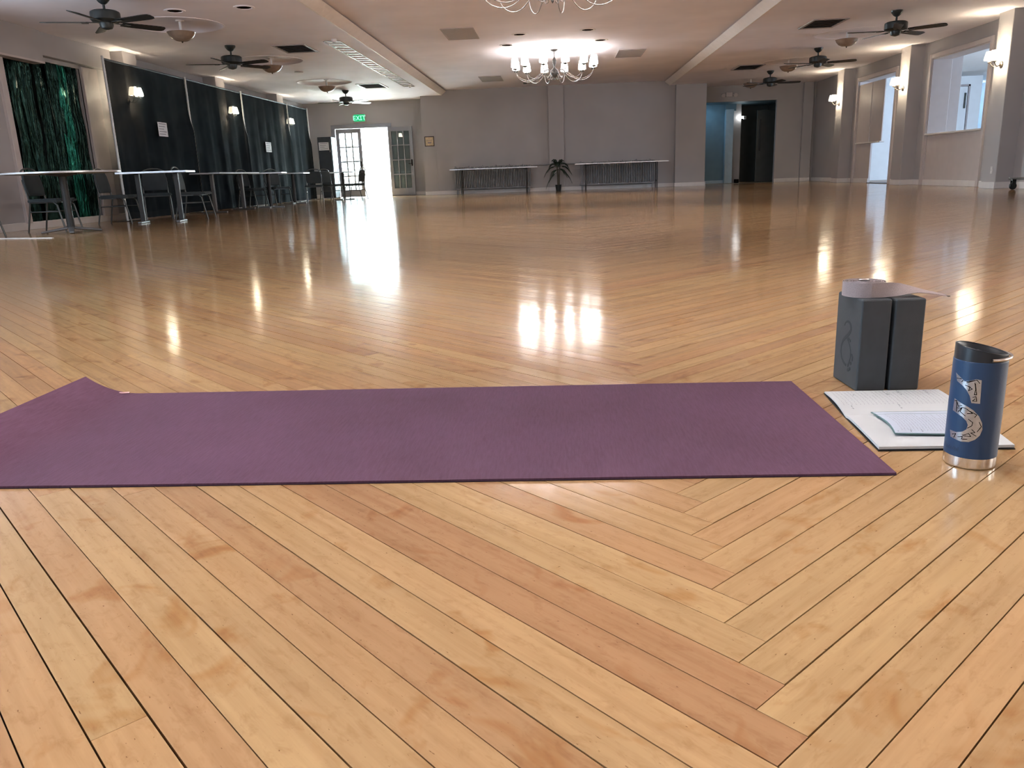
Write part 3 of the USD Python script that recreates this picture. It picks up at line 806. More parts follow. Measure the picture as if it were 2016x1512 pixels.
downlight("dark unlit downlight upper left of the chandelier, with pale ring", -0.64, 16.2, ZC)
downlight("dark unlit downlight left of the chandelier, the smaller of the two there", -0.95, 17.42, ZC)
downlight("dark unlit downlight upper right of the chandelier, with widest pale ring", 0.64, 16.05, ZC)
downlight("dark unlit downlight right of the chandelier, the lower of the two there", 0.95, 17.33, ZC)
downlight("dark unlit downlight above the nearest left bowl pendant", -5.34, 11.95, ZS, False, 0.10)
downlight("dark unlit downlight near the top edge, left of the pale soffit", -4.34, 11.96, ZS, False, 0.10)

# long slotted strip of bars in the left ceiling
t = thing("slotted_ceiling_strip", "long ladder-like slotted strip in the left ceiling beside the pale soffit", "ceiling strip", (-3.95, 18.95, ZS))
part(t, "side_rail", bx(-0.15, -3.9, -0.012, -0.13, 3.9, 0), "vent_frame")
part(t, "side_rail", bx(0.13, -3.9, -0.012, 0.15, 3.9, 0), "vent_frame")
for i in range(26):
    y = -3.85 + i * 0.31
    part(t, "bar", turn(bx(-0.14, y - 0.045, -0.010, 0.14, y + 0.045, 0), 0.35, [0, 0, 1], (0, y, 0)), "vent_frame")
for i, (x, y, lb) in enumerate(((-3.86, 14.9, "small pale spotlight at the near end of the slotted ceiling strip"), (-3.89, 22.6, "small pale spotlight at the far end of the slotted ceiling strip"))):
    t = thing("ceiling_spotlight", lb, "spotlight", (x, y, ZS), 0, "little spotlights by the slotted strip")
    part(t, "housing", lathe([(0, 0), (0.05, 0), (0.05, -0.02), (0.035, -0.05), (0.0, -0.052)], 16), "fascia_paint", smooth=40)
    part(t, "lens", lathe([(0.03, -0.05), (0.025, -0.058), (0, -0.06)], 14), "pale_metal", smooth=40)
solo("ceiling_plate", lathe([(0, 0), (0.10, 0), (0.095, -0.015), (0, -0.02)], 18, (-5.76, 18.9, ZS)), "vent_frame", "small round blank plate on the left ceiling between two bowl pendants", "ceiling plate", smooth=40)
solo("smoke_detector", lathe([(0, 0), (0.055, 0), (0.05, -0.03), (0, -0.035)], 16, (-0.85, 24.6, ZC)), "vent_dark", "tiny dark smoke detector on the raised ceiling near the back wall", "smoke detector", smooth=40)

# ================================================================== LEFT SIDE: FOIL, DRAPE, TABLES, CHAIRS
t = thing("foil_curtain", "dark green crinkled metallic foil curtain hanging in the left window", "curtain", (-8.16, 0, 0))
nst = 13
for i in range(nst):
    y0 = yw0 + (yw1 - yw0) * i / nst - 0.015; y1 = yw0 + (yw1 - yw0) * (i + 1) / nst + 0.015
    zz = np.linspace(0.10, 2.56, 22); yy = np.linspace(y0, y1, 6)
    ph = rng.uniform(0, 6)
    P = np.zeros((len(zz), len(yy), 3))
    for a, z in enumerate(zz):
        for b, y in enumerate(yy):
            P[a, b] = (0.03 * math.sin(ph + b * 1.3 + z * 1.3) + 0.012 * math.sin(z * 7 + ph * 2) + (0.02 if i % 2 else 0), y + 0.015 * math.sin(z * 2.2 + ph), z)
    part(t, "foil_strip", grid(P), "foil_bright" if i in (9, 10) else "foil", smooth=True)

pole_y = [13.93, 17.02, 20.02, 23.42, 25.30]
for i in range(4):
    lb = ["first black drape panel, nearest, with a white notice pinned on it", "second black drape panel, plain, between the second and third white poles", "third black drape panel, with a small white notice low on it", "farthest black drape panel, close-pleated and bluish beside the black cabinet"][i]
    y0, y1 = pole_y[i] + 0.03, pole_y[i + 1] - 0.03
    n = int((y1 - y0) / 0.035); yy = np.linspace(y0, y1, n); zz = np.linspace(0.03, 2.70, 14)
    fr = [9.0, 8.2, 9.5, 12.0][i]
    P = np.zeros((len(zz), n, 3))
    for a, z in enumerate(zz):
        am = 0.008 + 0.014 * (1 - z / 2.7)
        P[a, :, 0] = -7.60 + am * np.sin(fr * yy + 0.8 * np.sin(yy * 2.3 + z * 0.3)) + 0.3 * am * np.sin(21 * yy + z)
        over = 0.033 * min(1.0, max(0.0, (2.0 - z) / 0.35))
        P[a, :, 0] += 0.06 * (over / 0.033) * np.clip((np.abs(2 * (yy - y0) / (y1 - y0) - 1) - 0.80) / 0.2, 0, 1) * (1 if i else (yy > y0 + 1))
        P[a, :, 1] = yy + over * (2 * (yy - y0) / (y1 - y0) - 1) * (np.abs(2 * (yy - y0) / (y1 - y0) - 1) > 0.5) * ((1.0 if i else (yy > y0 + 1)) * 0.9); P[a, :, 2] = z - 0.01 * np.sin(PI * (yy - y0) / (y1 - y0))
    tt = thing("black_drape", lb, "curtain", (0, 0, 0), 0, "sheer black drape panels along the left side")
    part(tt, "cloth", grid(P), "drape", smooth=True)
    part(tt, "top_rail", cyl((-7.60, y0, 2.69), (-7.60, y1, 2.69), 0.018, 8), "cabinet_black", smooth=40)
for i, y in enumerate(pole_y):
    lb = ["tall white drape pole at the near end of the black drape", "white drape pole showing above, between the first and second drape panels", "white drape pole between the second and third drape panels", "white drape pole between the third and last drape panels", "white drape pole at the far end of the black drape"][i]
    tt = thing("drape_pole", lb, "pole", (-7.575 if i == 0 else -7.585, y, 0), 0, "white uprights of the black drape")
    part(tt, "upright", cyl((0, 0, 0.008), (0, 0, 2.73), 0.021, 10), "pole_white", smooth=40)
    part(tt, "base_plate", chamfer(-0.2, -0.2, 0, 0.2, 0.2, 0.008, 0.002), "table_leg")


def notice(label, x, y, z, w, h, rows, axis="y", m="paper", name="paper_notice"):
    tt = thing(name, label, "notice", (x, y, z))
    if axis == "y":
        part(tt, "sheet", bx(-0.001, -w / 2, -h / 2, 0.001, w / 2, h / 2), m)
        part(tt, "text_lines", join([bx(0.001, -w / 2 + .04, h / 2 - h * (r + .75) / (rows + .5), 0.0016, w / 2 - .04 - .05 * (r % 3), h / 2 - h * (r + .75) / (rows + .5) + h * 0.05) for r in range(rows)]), "ink_pale", kind=None)
    else:
        part(tt, "sheet", bx(-w / 2, -0.001, -h / 2, w / 2, 0.001, h / 2), m)
        part(tt, "text_lines", join([bx(-w / 2 + .04, -0.0016, h / 2 - h * (r + .75) / (rows + .5), w / 2 - .04 - .05 * (r % 3), -0.001, h / 2 - h * (r + .75) / (rows + .5) + h * 0.05) for r in range(rows)]), "ink_pale")


notice("white notice on the first black drape panel, nearest of the three", -7.535, 15.65, 1.63, 0.37, 0.26, 5)
notice("small white notice on the third black drape panel", -7.535, 21.43, 1.47, 0.42, 0.25, 4)
cb = thing("black_cabinet", "tall black cabinet in the back left corner beside the doors", "cabinet", (-7.20, 25.80, 0))
part(cb, "cabinet_body", chamfer(-0.22, -0.25, 0.03, 0.22, 0.25, 1.88, 0.01), "cabinet_black")
part(cb, "cabinet_door", chamfer(-0.205, -0.27, 0.08, 0.205, -0.25, 1.84, 0.006), "cabinet_black")
part(cb, "handle", chamfer(0.15, -0.30, 1.42, 0.18, -0.27, 1.50, 0.006), "pale_metal")
notice("white notice taped to the tall black cabinet", -7.22, 25.522, 1.60, 0.32, 0.24, 4, "x")


def make_chair(label, loc, rz):
    """Faces +x."""
    tt = thing("stacking_chair", label, "chair", loc, rz, "grey stacking chairs along the black drape")
    pg = Polygon([(-0.20, -0.21), (0.20, -0.225), (0.235, -0.19), (0.245, 0), (0.235, 0.19), (0.20, 0.225), (-0.20, 0.21)]).buffer(0.02)
    sm = join(ext(pg, 0.415, 0.445), ext(pg.buffer(-0.02), 0.445, 0.462))
    part(tt, "seat", sm, "chair_fabric")
    lean = lambda z: -0.205 - 0.16 * (z - 0.45)
    bp = []
    for z, hw in ((0.52, 0.175), (0.60, 0.195), (0.72, 0.19), (0.775, 0.18), (0.80, 0.155)):
        bp.append((z, hw))
    m = m3.Manifold.batch_hull([m3.Manifold.sphere(0.018, 8).translate([lean(z) + 0.012, s * hw, z]) for z, hw in bp for s in (-1, 1)]).to_mesh()
    part(tt, "backrest", T(m.vert_properties[:, :3], m.tri_verts), "chair_fabric", smooth=50)
    th = np.linspace(PI, 0, 9)
    loop = [(lean(0.44), 0.205, 0.44), (lean(0.72), 0.205, 0.72), *[(lean(0.80 + 0.085 * math.sin(a)), -0.2 * math.cos(a), 0.80 + 0.085 * math.sin(a)) for a in th], (lean(0.72), -0.205, 0.72), (lean(0.44), -0.205, 0.44)]
    loop = [loop[0], loop[1]] + [(x, y if True else y, z) for x, y, z in loop[2:-2]][::-1] + loop[-2:]
    part(tt, "back_frame", tube(loop, 0.0125, 8), "chair_frame", smooth=60)
    for s in (-1, 1):
        part(tt, "leg", tube([(-0.195, s * 0.205, 0.45), (-0.20, s * 0.205, 0.38), (-0.285, s * 0.215, 0.0)], 0.0125, 8), "chair_frame", smooth=60)
        part(tt, "leg", tube([(0.06, s * 0.21, 0.415), (0.15, s * 0.21, 0.408), (0.19, s * 0.213, 0.37), (0.265, s * 0.22, 0.0)], 0.0125, 8), "chair_frame", smooth=60)
        part(tt, "stretcher", cyl((-0.225, s * 0.207, 0.28), (0.205, s * 0.214, 0.28), 0.009, 6), "chair_frame", smooth=60)
    part(tt, "seat_frame", join(bx(-0.2, -0.21, 0.40, 0.2, -0.19, 0.415), bx(-0.2, 0.19, 0.40, 0.2, 0.21, 0.415), bx(0.16, -0.2, 0.40, 0.18, 0.2, 0.415)), "chair_frame")
    return tt


c0 = make_chair("grey stacking chair in front of the green foil curtain, blue light on its rail", (-7.25, 11.35, 0), 2)
for x, y, r, lb in ((-7.50, 10.05, 20, "grey stacking chair cut by the left edge of the photo"),
                    (-7.25, 13.15, 4, "grey stacking chair at the near end of the black drape, by the tall white pole"),
                    (-7.12, 14.2, -62, "grey stacking chair facing the room squarely, below the first white notice"),
                    (-6.28, 13.85, 6, "grey stacking chair seen from the side, fourth from the left edge"),
                    (-7.13, 18.85, -15, "grey stacking chair half hidden behind the long table"),
                    (-6.85, 19.80, -40, "dark grey stacking chair below the small white notice"),
                    (-6.65, 22.2, -75, "grey stacking chair with pale square back near the far end of the drape"),
                    (-6.32, 22.75, -30, "grey stacking chair in front of the black cabinet"),
                    (-5.62, 22.6, 172, "grey stacking chair turned the other way beside the glazed doors")):
    dup(c0, (x, y, 0), r, lb)


def make_round_table(label, loc, r=0.73, z=0.81):
    tt = thing("round_table", label, "table", loc)
    part(tt, "tabletop", lathe([(0, z - 0.022), (r - 0.01, z - 0.022), (r - 0.006, z - 0.02), (r - 0.006, z - 0.002), (r - 0.01, z), (0, z)], 48), "table_top", smooth=30)
    part(tt, "edge_band", lathe([(r - 0.006, z - 0.023), (r + 0.002, z - 0.021), (r + 0.002, z - 0.001), (r - 0.006, z + 0.001)], 48), "table_edge", smooth=30)
    part(tt, "post", join(lathe([(0.055, 0.06), (0.05, 0.10), (0.05, z - 0.06)], 16), lathe([(0.05, z - 0.06), (0.20, z - 0.035), (0.20, z - 0.022)], 16)), "table_leg", smooth=40)
    for k in range(4):
        m = m3.Manifold.batch_hull([m3.Manifold.sphere(0.02, 8).translate([0.05, s * 0.02, 0.06]) for s in (-1, 1)] + [m3.Manifold.sphere(0.014, 8).translate([0.36, s * 0.018, 0.016]) for s in (-1, 1)]).to_mesh()
        part(tt, "foot", spin(T(m.vert_properties[:, :3], m.tri_verts), k * PI / 2 + 0.55), "foot_grey", smooth=50)
    return tt


rt = make_round_table("nearest round table, standing before the green foil curtain", (-6.72, 10.85, 0))


def make_long_table(name, label, loc, rz, L, Wd, z, leg="table_leg", group=None, double=False):
    """Long side along local y, one edge centred on the origin."""
    tt = thing(name, label, "table", loc, rz, group)
    part(tt, "tabletop", chamfer(-Wd / 2, -L / 2, z - 0.024, Wd / 2, L / 2, z, 0.003), "table_top")
    part(tt, "edge_band", ext(sbox(-Wd / 2 - .004, -L / 2 - .004, Wd / 2 + .004, L / 2 + .004).difference(sbox(-Wd / 2, -L / 2, Wd / 2, L / 2)), z - 0.026, z + 0.001), "table_edge")
    for s in (-1, 1):
        y = s * (L / 2 - min(0.32, L * 0.22))
        if double:
            for q in (-1, 1):
                part(tt, "leg", cyl((q * (Wd / 2 - 0.1), y, z - 0.024), (q * (Wd / 2 - 0.1), y, 0.0), 0.018, 10), leg, smooth=40)
            part(tt, "brace", cyl((0, y - s * 0.02, z - 0.05), (0, y - s * 0.42, z - 0.03), 0.010, 8), leg, smooth=40)
            part(tt, "cross_bar", cyl((-(Wd / 2 - 0.1), y, 0.22), (Wd / 2 - 0.1, y, 0.22), 0.012, 8), leg, smooth=40)
        else:
            part(tt, "post", chamfer(-0.035, y - 0.035, 0.03, 0.035, y + 0.035, z - 0.024, 0.006), leg)
            part(tt, "foot", chamfer(-Wd / 2 + .06, y - 0.03, 0, Wd / 2 - .06, y + 0.03, 0.032, 0.008), "foot_grey")
    return tt


make_long_table("small_table", "small table in front of the chair that faces the room, below the first white notice", (-6.5, 13.05, 0), -80, 1.08, 0.56, 0.81, "table_leg")
make_long_table("long_table", "long table along the black drape with pale edge and slender grey end post", (-7.05, 17.25, 0), 0, 2.2, 0.62, 0.805, "foot_grey")


def make_square_table(label, loc, rz):
    tt = thing("square_table", label, "table", loc, rz, "small square tables at the far end of the drape")
    z, w = 0.795, 0.37
    part(tt, "tabletop", chamfer(-w, -w, z - 0.024, w, w, z, 0.003), "table_top")
    part(tt, "edge_band", ext(sbox(-w - .004, -w - .004, w + .004, w + .004).difference(sbox(-w, -w, w, w)), z - 0.026, z + 0.001), "table_edge")
    part(tt, "post", cyl((0, 0, 0.03), (0, 0, z - 0.024), 0.04, 12), "table_leg", smooth=40)
    for k in range(4):
        part(tt, "foot", spin(chamfer(0.02, -0.025, 0, 0.30, 0.025, 0.03, 0.006), k * PI / 2), "foot_grey")
    return tt


q0 = make_square_table("small square table between the long table and the far end of the drape", (-6.70, 18.8, 0), 10)
dup(q0, (-6.95, 21.35, 0), 5, "small square table beside the chair with the pale square back")
dup(q0, (-6.2, 23.6, 0), 0, "farthest small square table, in front of the black cabinet")
solo("floor_strip", turn(chamfer(-7.25, 9.77, 0, -6.22, 9.80, 0.008, 0.002), -0.26, [0, 0, 1], (-6.7, 9.8, 0)), "pole_white", "thin shining white strip lying on the floor at the left edge", "floor strip")

# ================================================================== BACK WALL
frm = thing("framed_notice", "small framed cream notice on the wall right of the glazed doors", "framed notice", (-3.92, YC - 0.001, 1.63))
part(frm, "frame", ext(sbox(-0.15, -0.15, 0.15, 0.15).difference(sbox(-0.125, -0.125, 0.125, 0.125)), 0, 0.02).apply_transform(np.array([[1, 0, 0, 0], [0, 0, -1, 0], [0, 1, 0, 0], [0, 0, 0, 1.0]])), "frame_brown")
part(frm, "sheet", bx(-0.13, -0.008, -0.13, 0.13, -0.001, 0.13), "notice_cream")
part(frm, "text_lines", join(bx(-0.10, -0.010, 0.02, 0.10, -0.008, 0.03), bx(-0.06, -0.010, -0.06, 0.06, -0.008, -0.02)), "strap_cotton")

ex = thing("exit_sign", "green glowing exit sign above the glazed doors", "exit sign", (-6.27, YS - 0.002, 2.47))
part(ex, "housing", chamfer(-0.20, -0.05, -0.13, 0.20, 0.0, 0.13, 0.01), "vent_frame")
part(ex, "face", bx(-0.175, -0.056, -0.105, 0.175, -0.05, 0.105), "exit_green")
tm = meshkit.text_mesh("EXIT", 0.13, 0.004, True)
tm.apply_translation([-tm.bounds.mean(0)[0], -0.065, 0]); tm.apply_transform(trimesh.transformations.rotation_matrix(PI / 2, [1, 0, 0])); tm.apply_translation([0, -0.056, 0])
part(ex, "lettering", tm, "exit_letter")

em = thing("emergency_light", "unlit pale twin-head emergency light above the dark hallway opening", "emergency light", (5.43, YS - 0.004, 2.70))
part(em, "housing", rbx(-0.10, -0.08, -0.06, 0.10, 0.0, 0.07, 0.012, 8), "cream_panel", smooth=40)
for s in (-1, 1):
    h = lathe([(0, 0), (0.035, 0.0), (0.06, 0.05), (0.062, 0.07), (0.0, 0.075)], 14); h = turn(h, PI / 2 + 0.35, [1, 0, 0])
    part(em, "lamp_head", spin(h, 0, (s * 0.19, -0.05, 0.0)), "cream_panel", smooth=40)
    part(em, "arm", cyl((s * 0.09, -0.04, 0.0), (s * 0.19, -0.05, 0.0), 0.012, 6), "cream_panel")
hl = thing("hallway_light", "small bright white wall light inside the dark hallway", "wall light", (6.18, 27.99, 2.08))
part(hl, "lit_cover", rbx(-0.17, -0.10, -0.03, 0.02, -0.0, 0.05, 0.012, 8), "emergency_lamp", smooth=40)
part(hl, "end_cap", rbx(0.02, -0.10, -0.06, 0.10, 0.0, 0.05, 0.012, 8), "white_paint", smooth=40)
part(hl, "slot", bx(0.045, -0.104, -0.03, 0.065, -0.099, 0.03), "hole_black")
solo("door_stop", chamfer(5.94, 27.76, 0, 6.08, 27.86, 0.12, 0.012), "hole_black", "small black box on the floor at the foot of the hallway wall", "box")

# radiators with pipe
def radiator(label, x0, x1, y, z0, z1):
    tt = thing("wall_radiator", label, "radiator", (x0, y, 0), 0, "long ribbed radiators under the back wall")
    L = x1 - x0; n = int(L / 0.052)
    for i in range(n):
        x = L * (i + .5) / n
        big = i % 8 == 0
        h = 0.03 if big else 0.0
        part(tt, "section", chamfer(x - 0.017, -0.055, z0 + 0.02, x + 0.017, 0.055, z1 - 0.02 + h, 0.008), "radiator_paint")
    part(tt, "bottom_rail", chamfer(-0.02, -0.065, z0, L + 0.02, 0.065, z0 + 0.045, 0.008), "radiator_paint")
    part(tt, "top_rail", cyl((-0.02, 0, z1 - 0.06), (L + 0.02, 0, z1 - 0.06), 0.028, 10), "radiator_paint", smooth=40)
    for x in (0.06, L - 0.06):
        part(tt, "leg", chamfer(x - 0.025, -0.04, 0, x + 0.025, 0.04, z0 + 0.01, 0.006), "radiator_paint")


radiator("long ribbed wall radiator behind the left folding table", -3.15, -0.78, 25.50, 0.135, 0.84)
radiator("long ribbed wall radiator behind the right folding table", 0.74, 3.02, 25.50, 0.135, 0.85)
solo("radiator_pipe", tube([(-0.70, 25.62, 0.80), (-0.24, 25.60, 0.80), (-0.22, 25.53, 0.80), (0.28, 25.53, 0.80), (0.30, 25.60, 0.80), (0.76, 25.6, 0.80), (0.76, 25.5, 0.79)], 0.016, 8), "radiator_paint", "thin heating pipe running along the back wall between the radiators", "pipe", smooth=40)
make_long_table("folding_table", "long folding table left of the potted palm, before the left radiator", (-1.89, 24.95, 0), 90, 2.62, 0.60, 0.755, "vent_dark", "folding tables along the back wall", True)
make_long_table("folding_table", "long folding table right of the potted palm, before the right radiator", (1.95, 24.95, 0), 90, 2.76, 0.60, 0.785, "vent_dark", "folding tables along the back wall", True)

# potted palm
pp = thing("potted_palm", "small potted palm with dark drooping fronds against the middle pilaster", "potted plant", (0.06, 25.22, 0))
part(pp, "pot", lathe([(0, 0.002), (0.075, 0.002), (0.095, 0.17), (0.10, 0.19), (0.088, 0.19), (0.082, 0.15), (0, 0.15)], 20), "pot_black", smooth=40)
part(pp, "trunk", join([tube([(dx, dy, 0.15), (dx * 1.3, dy, 0.45), (dx * 2.2, dy * 1.5, 0.72 + h)], [0.022, 0.018, 0.012], 8) for dx, dy, h in ((-0.015, 0, 0.1), (0.025, 0.01, 0.0), (0.0, -0.02, -0.06))]), "stem_brown", smooth=40)
prng = np.random.default_rng(5)
for az, el, ln, z0 in ((170, 20, 0.55, 0.70), (200, 45, 0.5, 0.72), (10, 25, 0.55, 0.70), (-20, 40, 0.55, 0.74), (95, 60, 0.42, 0.74), (265, 55, 0.45, 0.72), (140, 72, 0.45, 0.78), (45, 66, 0.45, 0.78), (185, -8, 0.45, 0.55), (-8, 5, 0.5, 0.62), (225, 15, 0.42, 0.62), (320, 18, 0.45, 0.64)):
    a, e = math.radians(az), math.radians(el)
    s = np.linspace(0, 1, 12)
    r = ln * s * (1 - 0.15 * s); hgt = ln * (math.sin(e) * s * 1.1 - 0.85 * s ** 2.2)
    P = np.column_stack([r * math.cos(a) * max(math.cos(e), .45), r * math.sin(a) * 0.55 * max(math.cos(e), .45), z0 + hgt])
    fr = part(pp, "frond", tube(P, np.linspace(0.006, 0.002, 12), 5), "palm_leaf", smooth=60)
    v, f = [], []
    for i in np.linspace(2.5, 10.8, 15):
        k = int(i); p = P[k] * (1 - (i - k)) + P[k + 1] * (i - k); d = P[k + 1] - P[k]; d /= np.linalg.norm(d)
        side = np.cross(d, [0, 0, 1.0]); side /= np.linalg.norm(side)
        for sg in (-1, 1):
            L = 0.17 * (1 - abs(i - 6) / 9) * prng.uniform(.8, 1.15)
            tip = p + side * sg * L * 0.8 + d * L * 0.5 + np.array([0, 0, -L * 0.45])
            mid = p + side * sg * L * 0.45 + d * L * 0.2 + np.array([0, 0, -L * 0.05])
            o = len(v); wv = d * 0.014
            v += [p - wv * .4, p + wv * .4, mid + wv, mid - wv, tip]
            f += [(o, o + 1, o + 2), (o, o + 2, o + 3), (o + 3, o + 2, o + 4)]
    part(fr, "leaflets", T(v, f), "palm_leaf")

ol = thing("wall_outlet", "pale wall outlet low on the right wall near the photo's right edge", "outlet", (XP, 15.32 - 0.12, 0.32))
part(ol, "plate", chamfer(-0.008, -0.04, -0.065, 0.0, 0.04, 0.065, 0.003), "outlet_white")
for q in (0.012, -0.045):
    part(ol, "socket", bx(-0.011, -0.018, q, -0.008, 0.018, q + 0.033), "trim_white")
cw = thing("caster_cart", "dark wheeled cart foot at the far right edge of the photo", "cart", (8.02, 14.35, 0))
part(cw, "wheel", turn(lathe([(0, -0.02), (0.05, -0.02), (0.06, -0.01), (0.06, 0.01), (0.05, 0.02), (0, 0.02)], 18), PI / 2, [1, 0, 0]).apply_translation([-0.28, 0, 0.06]), "caster_black", smooth=40)
part(cw, "fork", join(bx(-0.31, -0.035, 0.05, -0.25, -0.025, 0.16), bx(-0.31, 0.025, 0.05, -0.25, 0.035, 0.16), bx(-0.31, -0.035, 0.15, -0.25, 0.035, 0.17)), "caster_black")
part(cw, "deck", chamfer(-0.34, -1.0, 0.17, -0.02, 0.06, 0.20, 0.01), "caster_black")

# ================================================================== FOREGROUND
# yoga mat: lies flat, its left end curls up
ymat = thing("yoga_mat", "long purple yoga mat on the floor with its left end curled up", "yoga mat")
R, X0 = 0.25, -1.19
us = np.concatenate([np.linspace(0.618, X0, 40), X0 - np.linspace(0, 0.165, 12)[1:]])
vs = np.linspace(0, 1, 12)
P = np.zeros((len(us), len(vs), 3))
for i, u in enumerate(us):
    for j, v in enumerate(vs):
        yn, yf = 1.4225 + 0.004 * math.sin(u * 1.5), 2.100 + 0.012 * (0.62 - u) / 1.8
        xr = u + (0.004 * (1 - v) if i == 0 else 0)
        if u >= X0:
            P[i, j] = (xr, yn + (yf - yn) * v, 0.0052)
        else:
            th = (X0 - u) / R
            P[i, j] = (X0 - R * math.sin(th), yn + (yf - yn) * v, 0.0052 + R * (1 - math.cos(th)))
P = P[::-1]
m = solid_sheet(P, 0.0048)
top = part(ymat, "top_surface", m, "mat_rubber", smooth=40)
Q = P.copy(); Q[..., 2] -= 0.0040
Q[:, 0, 1] -= 0.0012; Q[:, -1, 1] += 0.0004
part(ymat, "underside", solid_sheet(Q, 0.0011), "mat_under", smooth=40)
part(ymat, "tag", spin(chamfer(-0.016, -0.004, 0.0, 0.016, 0.004, 0.003, 0.001), 0.15, (-1.235, 2.103, 0.0085)), "pink_tag", label="little pink tag on the far edge")

# two foam blocks standing side by side
def soft_block(w, d, h):
    return rbx(0, 0, 0, w, d, h, 0.0055, 16)


bl = thing("yoga_block", "dark grey foam yoga block on the left, with a pressed lizard emblem", "yoga block", (0.751, 1.998, 0.0), 2.5)
part(bl, "foam", soft_block(0.0745, 0.155, 0.2365), "block_foam", smooth=40)
# emblem pressed into the left face (x = 0); local y runs away, z up
def disc_path(c, r, a0, a1, n=16):
    a = np.radians(np.linspace(a0, a1, n)); return [(c[0] + r[0] * math.cos(t), c[1] + r[1] * math.sin(t)) for t in a]


zc = lambda f_, z: (-0.0003, 0.155 * (1 - f_), z + 0.003)
# (f_ = fraction across the face as seen from the left, far edge first)
tail = disc_path((0.50, 0.150), (0.13, 0.0155), 175, -50, 18) + [(0.54, 0.132), (0.44, 0.122), (0.34, 0.110), (0.285, 0.095), (0.28, 0.079), (0.33, 0.064), (0.43, 0.054), (0.53, 0.050)]
body = [(0.47, 0.124), (0.56, 0.116), (0.64, 0.105), (0.685, 0.092), (0.69, 0.078), (0.665, 0.066), (0.63, 0.056), (0.60, 0.050)]
wt = np.concatenate([np.linspace(0.0016, 0.0062, 18), np.linspace(0.0056, 0.0034, len(tail) - 18)])
em_m = [tube([zc(*p) for p in tail], wt, 8), tube([zc(*p) for p in body], np.linspace(0.0022, 0.0052, len(body)), 8)]
for y, z in ((0.57, 0.122), (0.63, 0.119), (0.74, 0.084), (0.77, 0.080), (0.765, 0.073), (0.72, 0.062), (0.70, 0.047), (0.66, 0.043), (0.62, 0.041)):
    em_m.append(T(*[np.array(x) for x in (lambda s: (s.vertices * 0.0046 + np.array(zc(y, z)), s.faces))(trimesh.creation.icosphere(1))]))
e = join(em_m); e.vertices[:, 0] = -0.0003 + np.clip(e.vertices[:, 0] + 0.0003, -0.0004, 0.0004)
part(bl, "emblem", e, "block_emblem", label="lizard emblem with a curled tail")
b2 = thing("yoga_block", "dark grey foam yoga block on the right, plain faced", "yoga block", (0.8335, 2.0005, 0.0), 4)
part(b2, "foam", soft_block(0.0765, 0.155, 0.2355), "block_foam", smooth=40)

# coiled strap on top of the blocks
st = thing("yoga_strap", "coiled mauve grey yoga strap lying on the left block, loose end to the right", "yoga strap", (0.780, 2.072, 0.2370))
def ribbon(path, normals, w, th):
    """Strap: path (n,3) is the lower edge, normals (n,3) outward; the width vector is given per point."""
    path, normals, w = np.asarray(path), np.asarray(normals), np.asarray(w)
    n = len(path); v, f = [], []
    for p, q, b in zip(path, normals, w):
        v += [p, p + b, p + b - q * th, p - q * th]
    for i in range(n - 1):
        for j in range(4):
            k = (j + 1) % 4; a, c = i * 4, (i + 1) * 4
            f += [(a + j, c + j, c + k), (a + j, c + k, a + k)]
    f += [(0, 1, 2), (0, 2, 3)]; e = (n - 1) * 4; f += [(e, e + 2, e + 1), (e, e + 3, e + 2)]
    return T(v, f)


SW = 0.0365
turns, r0, r1 = 9.75, 0.010, 0.0535
ta = np.linspace(0, turns * 2 * PI, int(turns * 30))
rr = r0 + (r1 - r0) * ta / ta[-1]
aa = ta + math.radians(-250) - turns * 2 * PI + 2 * PI * 10
# finish the coil at angle ~ -80 deg (front), heading right (+x)
aa = -ta[::-1] * -1
ang_end = math.radians(-92)
aa = ta - ta[-1] + ang_end
coil = np.column_stack([rr * np.cos(aa), rr * np.sin(aa), np.zeros(len(aa))])
nrm = np.column_stack([np.cos(aa), np.sin(aa), np.zeros(len(aa))])
part(st, "coil", ribbon(coil, nrm, np.tile([0, 0, SW], (len(aa), 1)), 0.0013), "strap_cotton", smooth=50)
p0 = coil[-1]
s = np.linspace(0, 1, 26)
tx = p0[0] + 0.190 * s
ty = p0[1] + 0.004 * s + 0.010 * np.sin(s * PI) * 0.3
twist = np.radians(np.interp(s, [0, 0.1, 0.32, 0.5, 0.62, 0.78, 1.0], [0, 2, 27, 58, 74, 84, 86]))
zl = np.interp(s, [0, 0.15, 0.32, 0.5, 0.62, 0.78, 1.0], [0.0006, 0.0006, 0.0025, 0.008, 0.0105, 0.0075, -0.001])
wv = np.column_stack([0 * s, SW * np.sin(twist) * 0.85, SW * np.cos(twist)])
tl = np.column_stack([tx, ty, zl])
d = np.gradient(tl, axis=0); nn = np.cross(d, wv); nn /= np.linalg.norm(nn, axis=1, keepdims=True)
part(st, "loose_end", ribbon(tl, nn, wv, 0.0013), "strap_cotton", smooth=50)
part(st, "end_stitch", spin(rbx(-0.003, -0.002, -0.0012, 0.004, 0.034, 0.0012, 0.001, 6), 0, tuple(tl[-1])), "frame_brown")
part(st, "buckle", join(spin(tube([(0.012 * math.cos(a), 0.006 * math.sin(a), 0.0) for a in np.linspace(0, 2 * PI, 17)], 0.0022, 8, False), 0.3, (-0.002, 0.0, SW + 0.0035)), spin(rbx(-0.007, -0.004, -0.002, 0.004, 0.004, 0.002, 0.0015, 8), 0.3, (-0.006, 0.0, SW + 0.0035))), "steel", smooth=50)

# open notebook
nb = thing("open_notebook", "open notebook with handwritten far page and blank near page", "notebook")
xl_f, xr_f, xl_n, xr_n = 0.667, 0.947, 0.640, 0.905      # page corners, far and near
yf, ysp, yn = 1.980, 1.786, 1.557


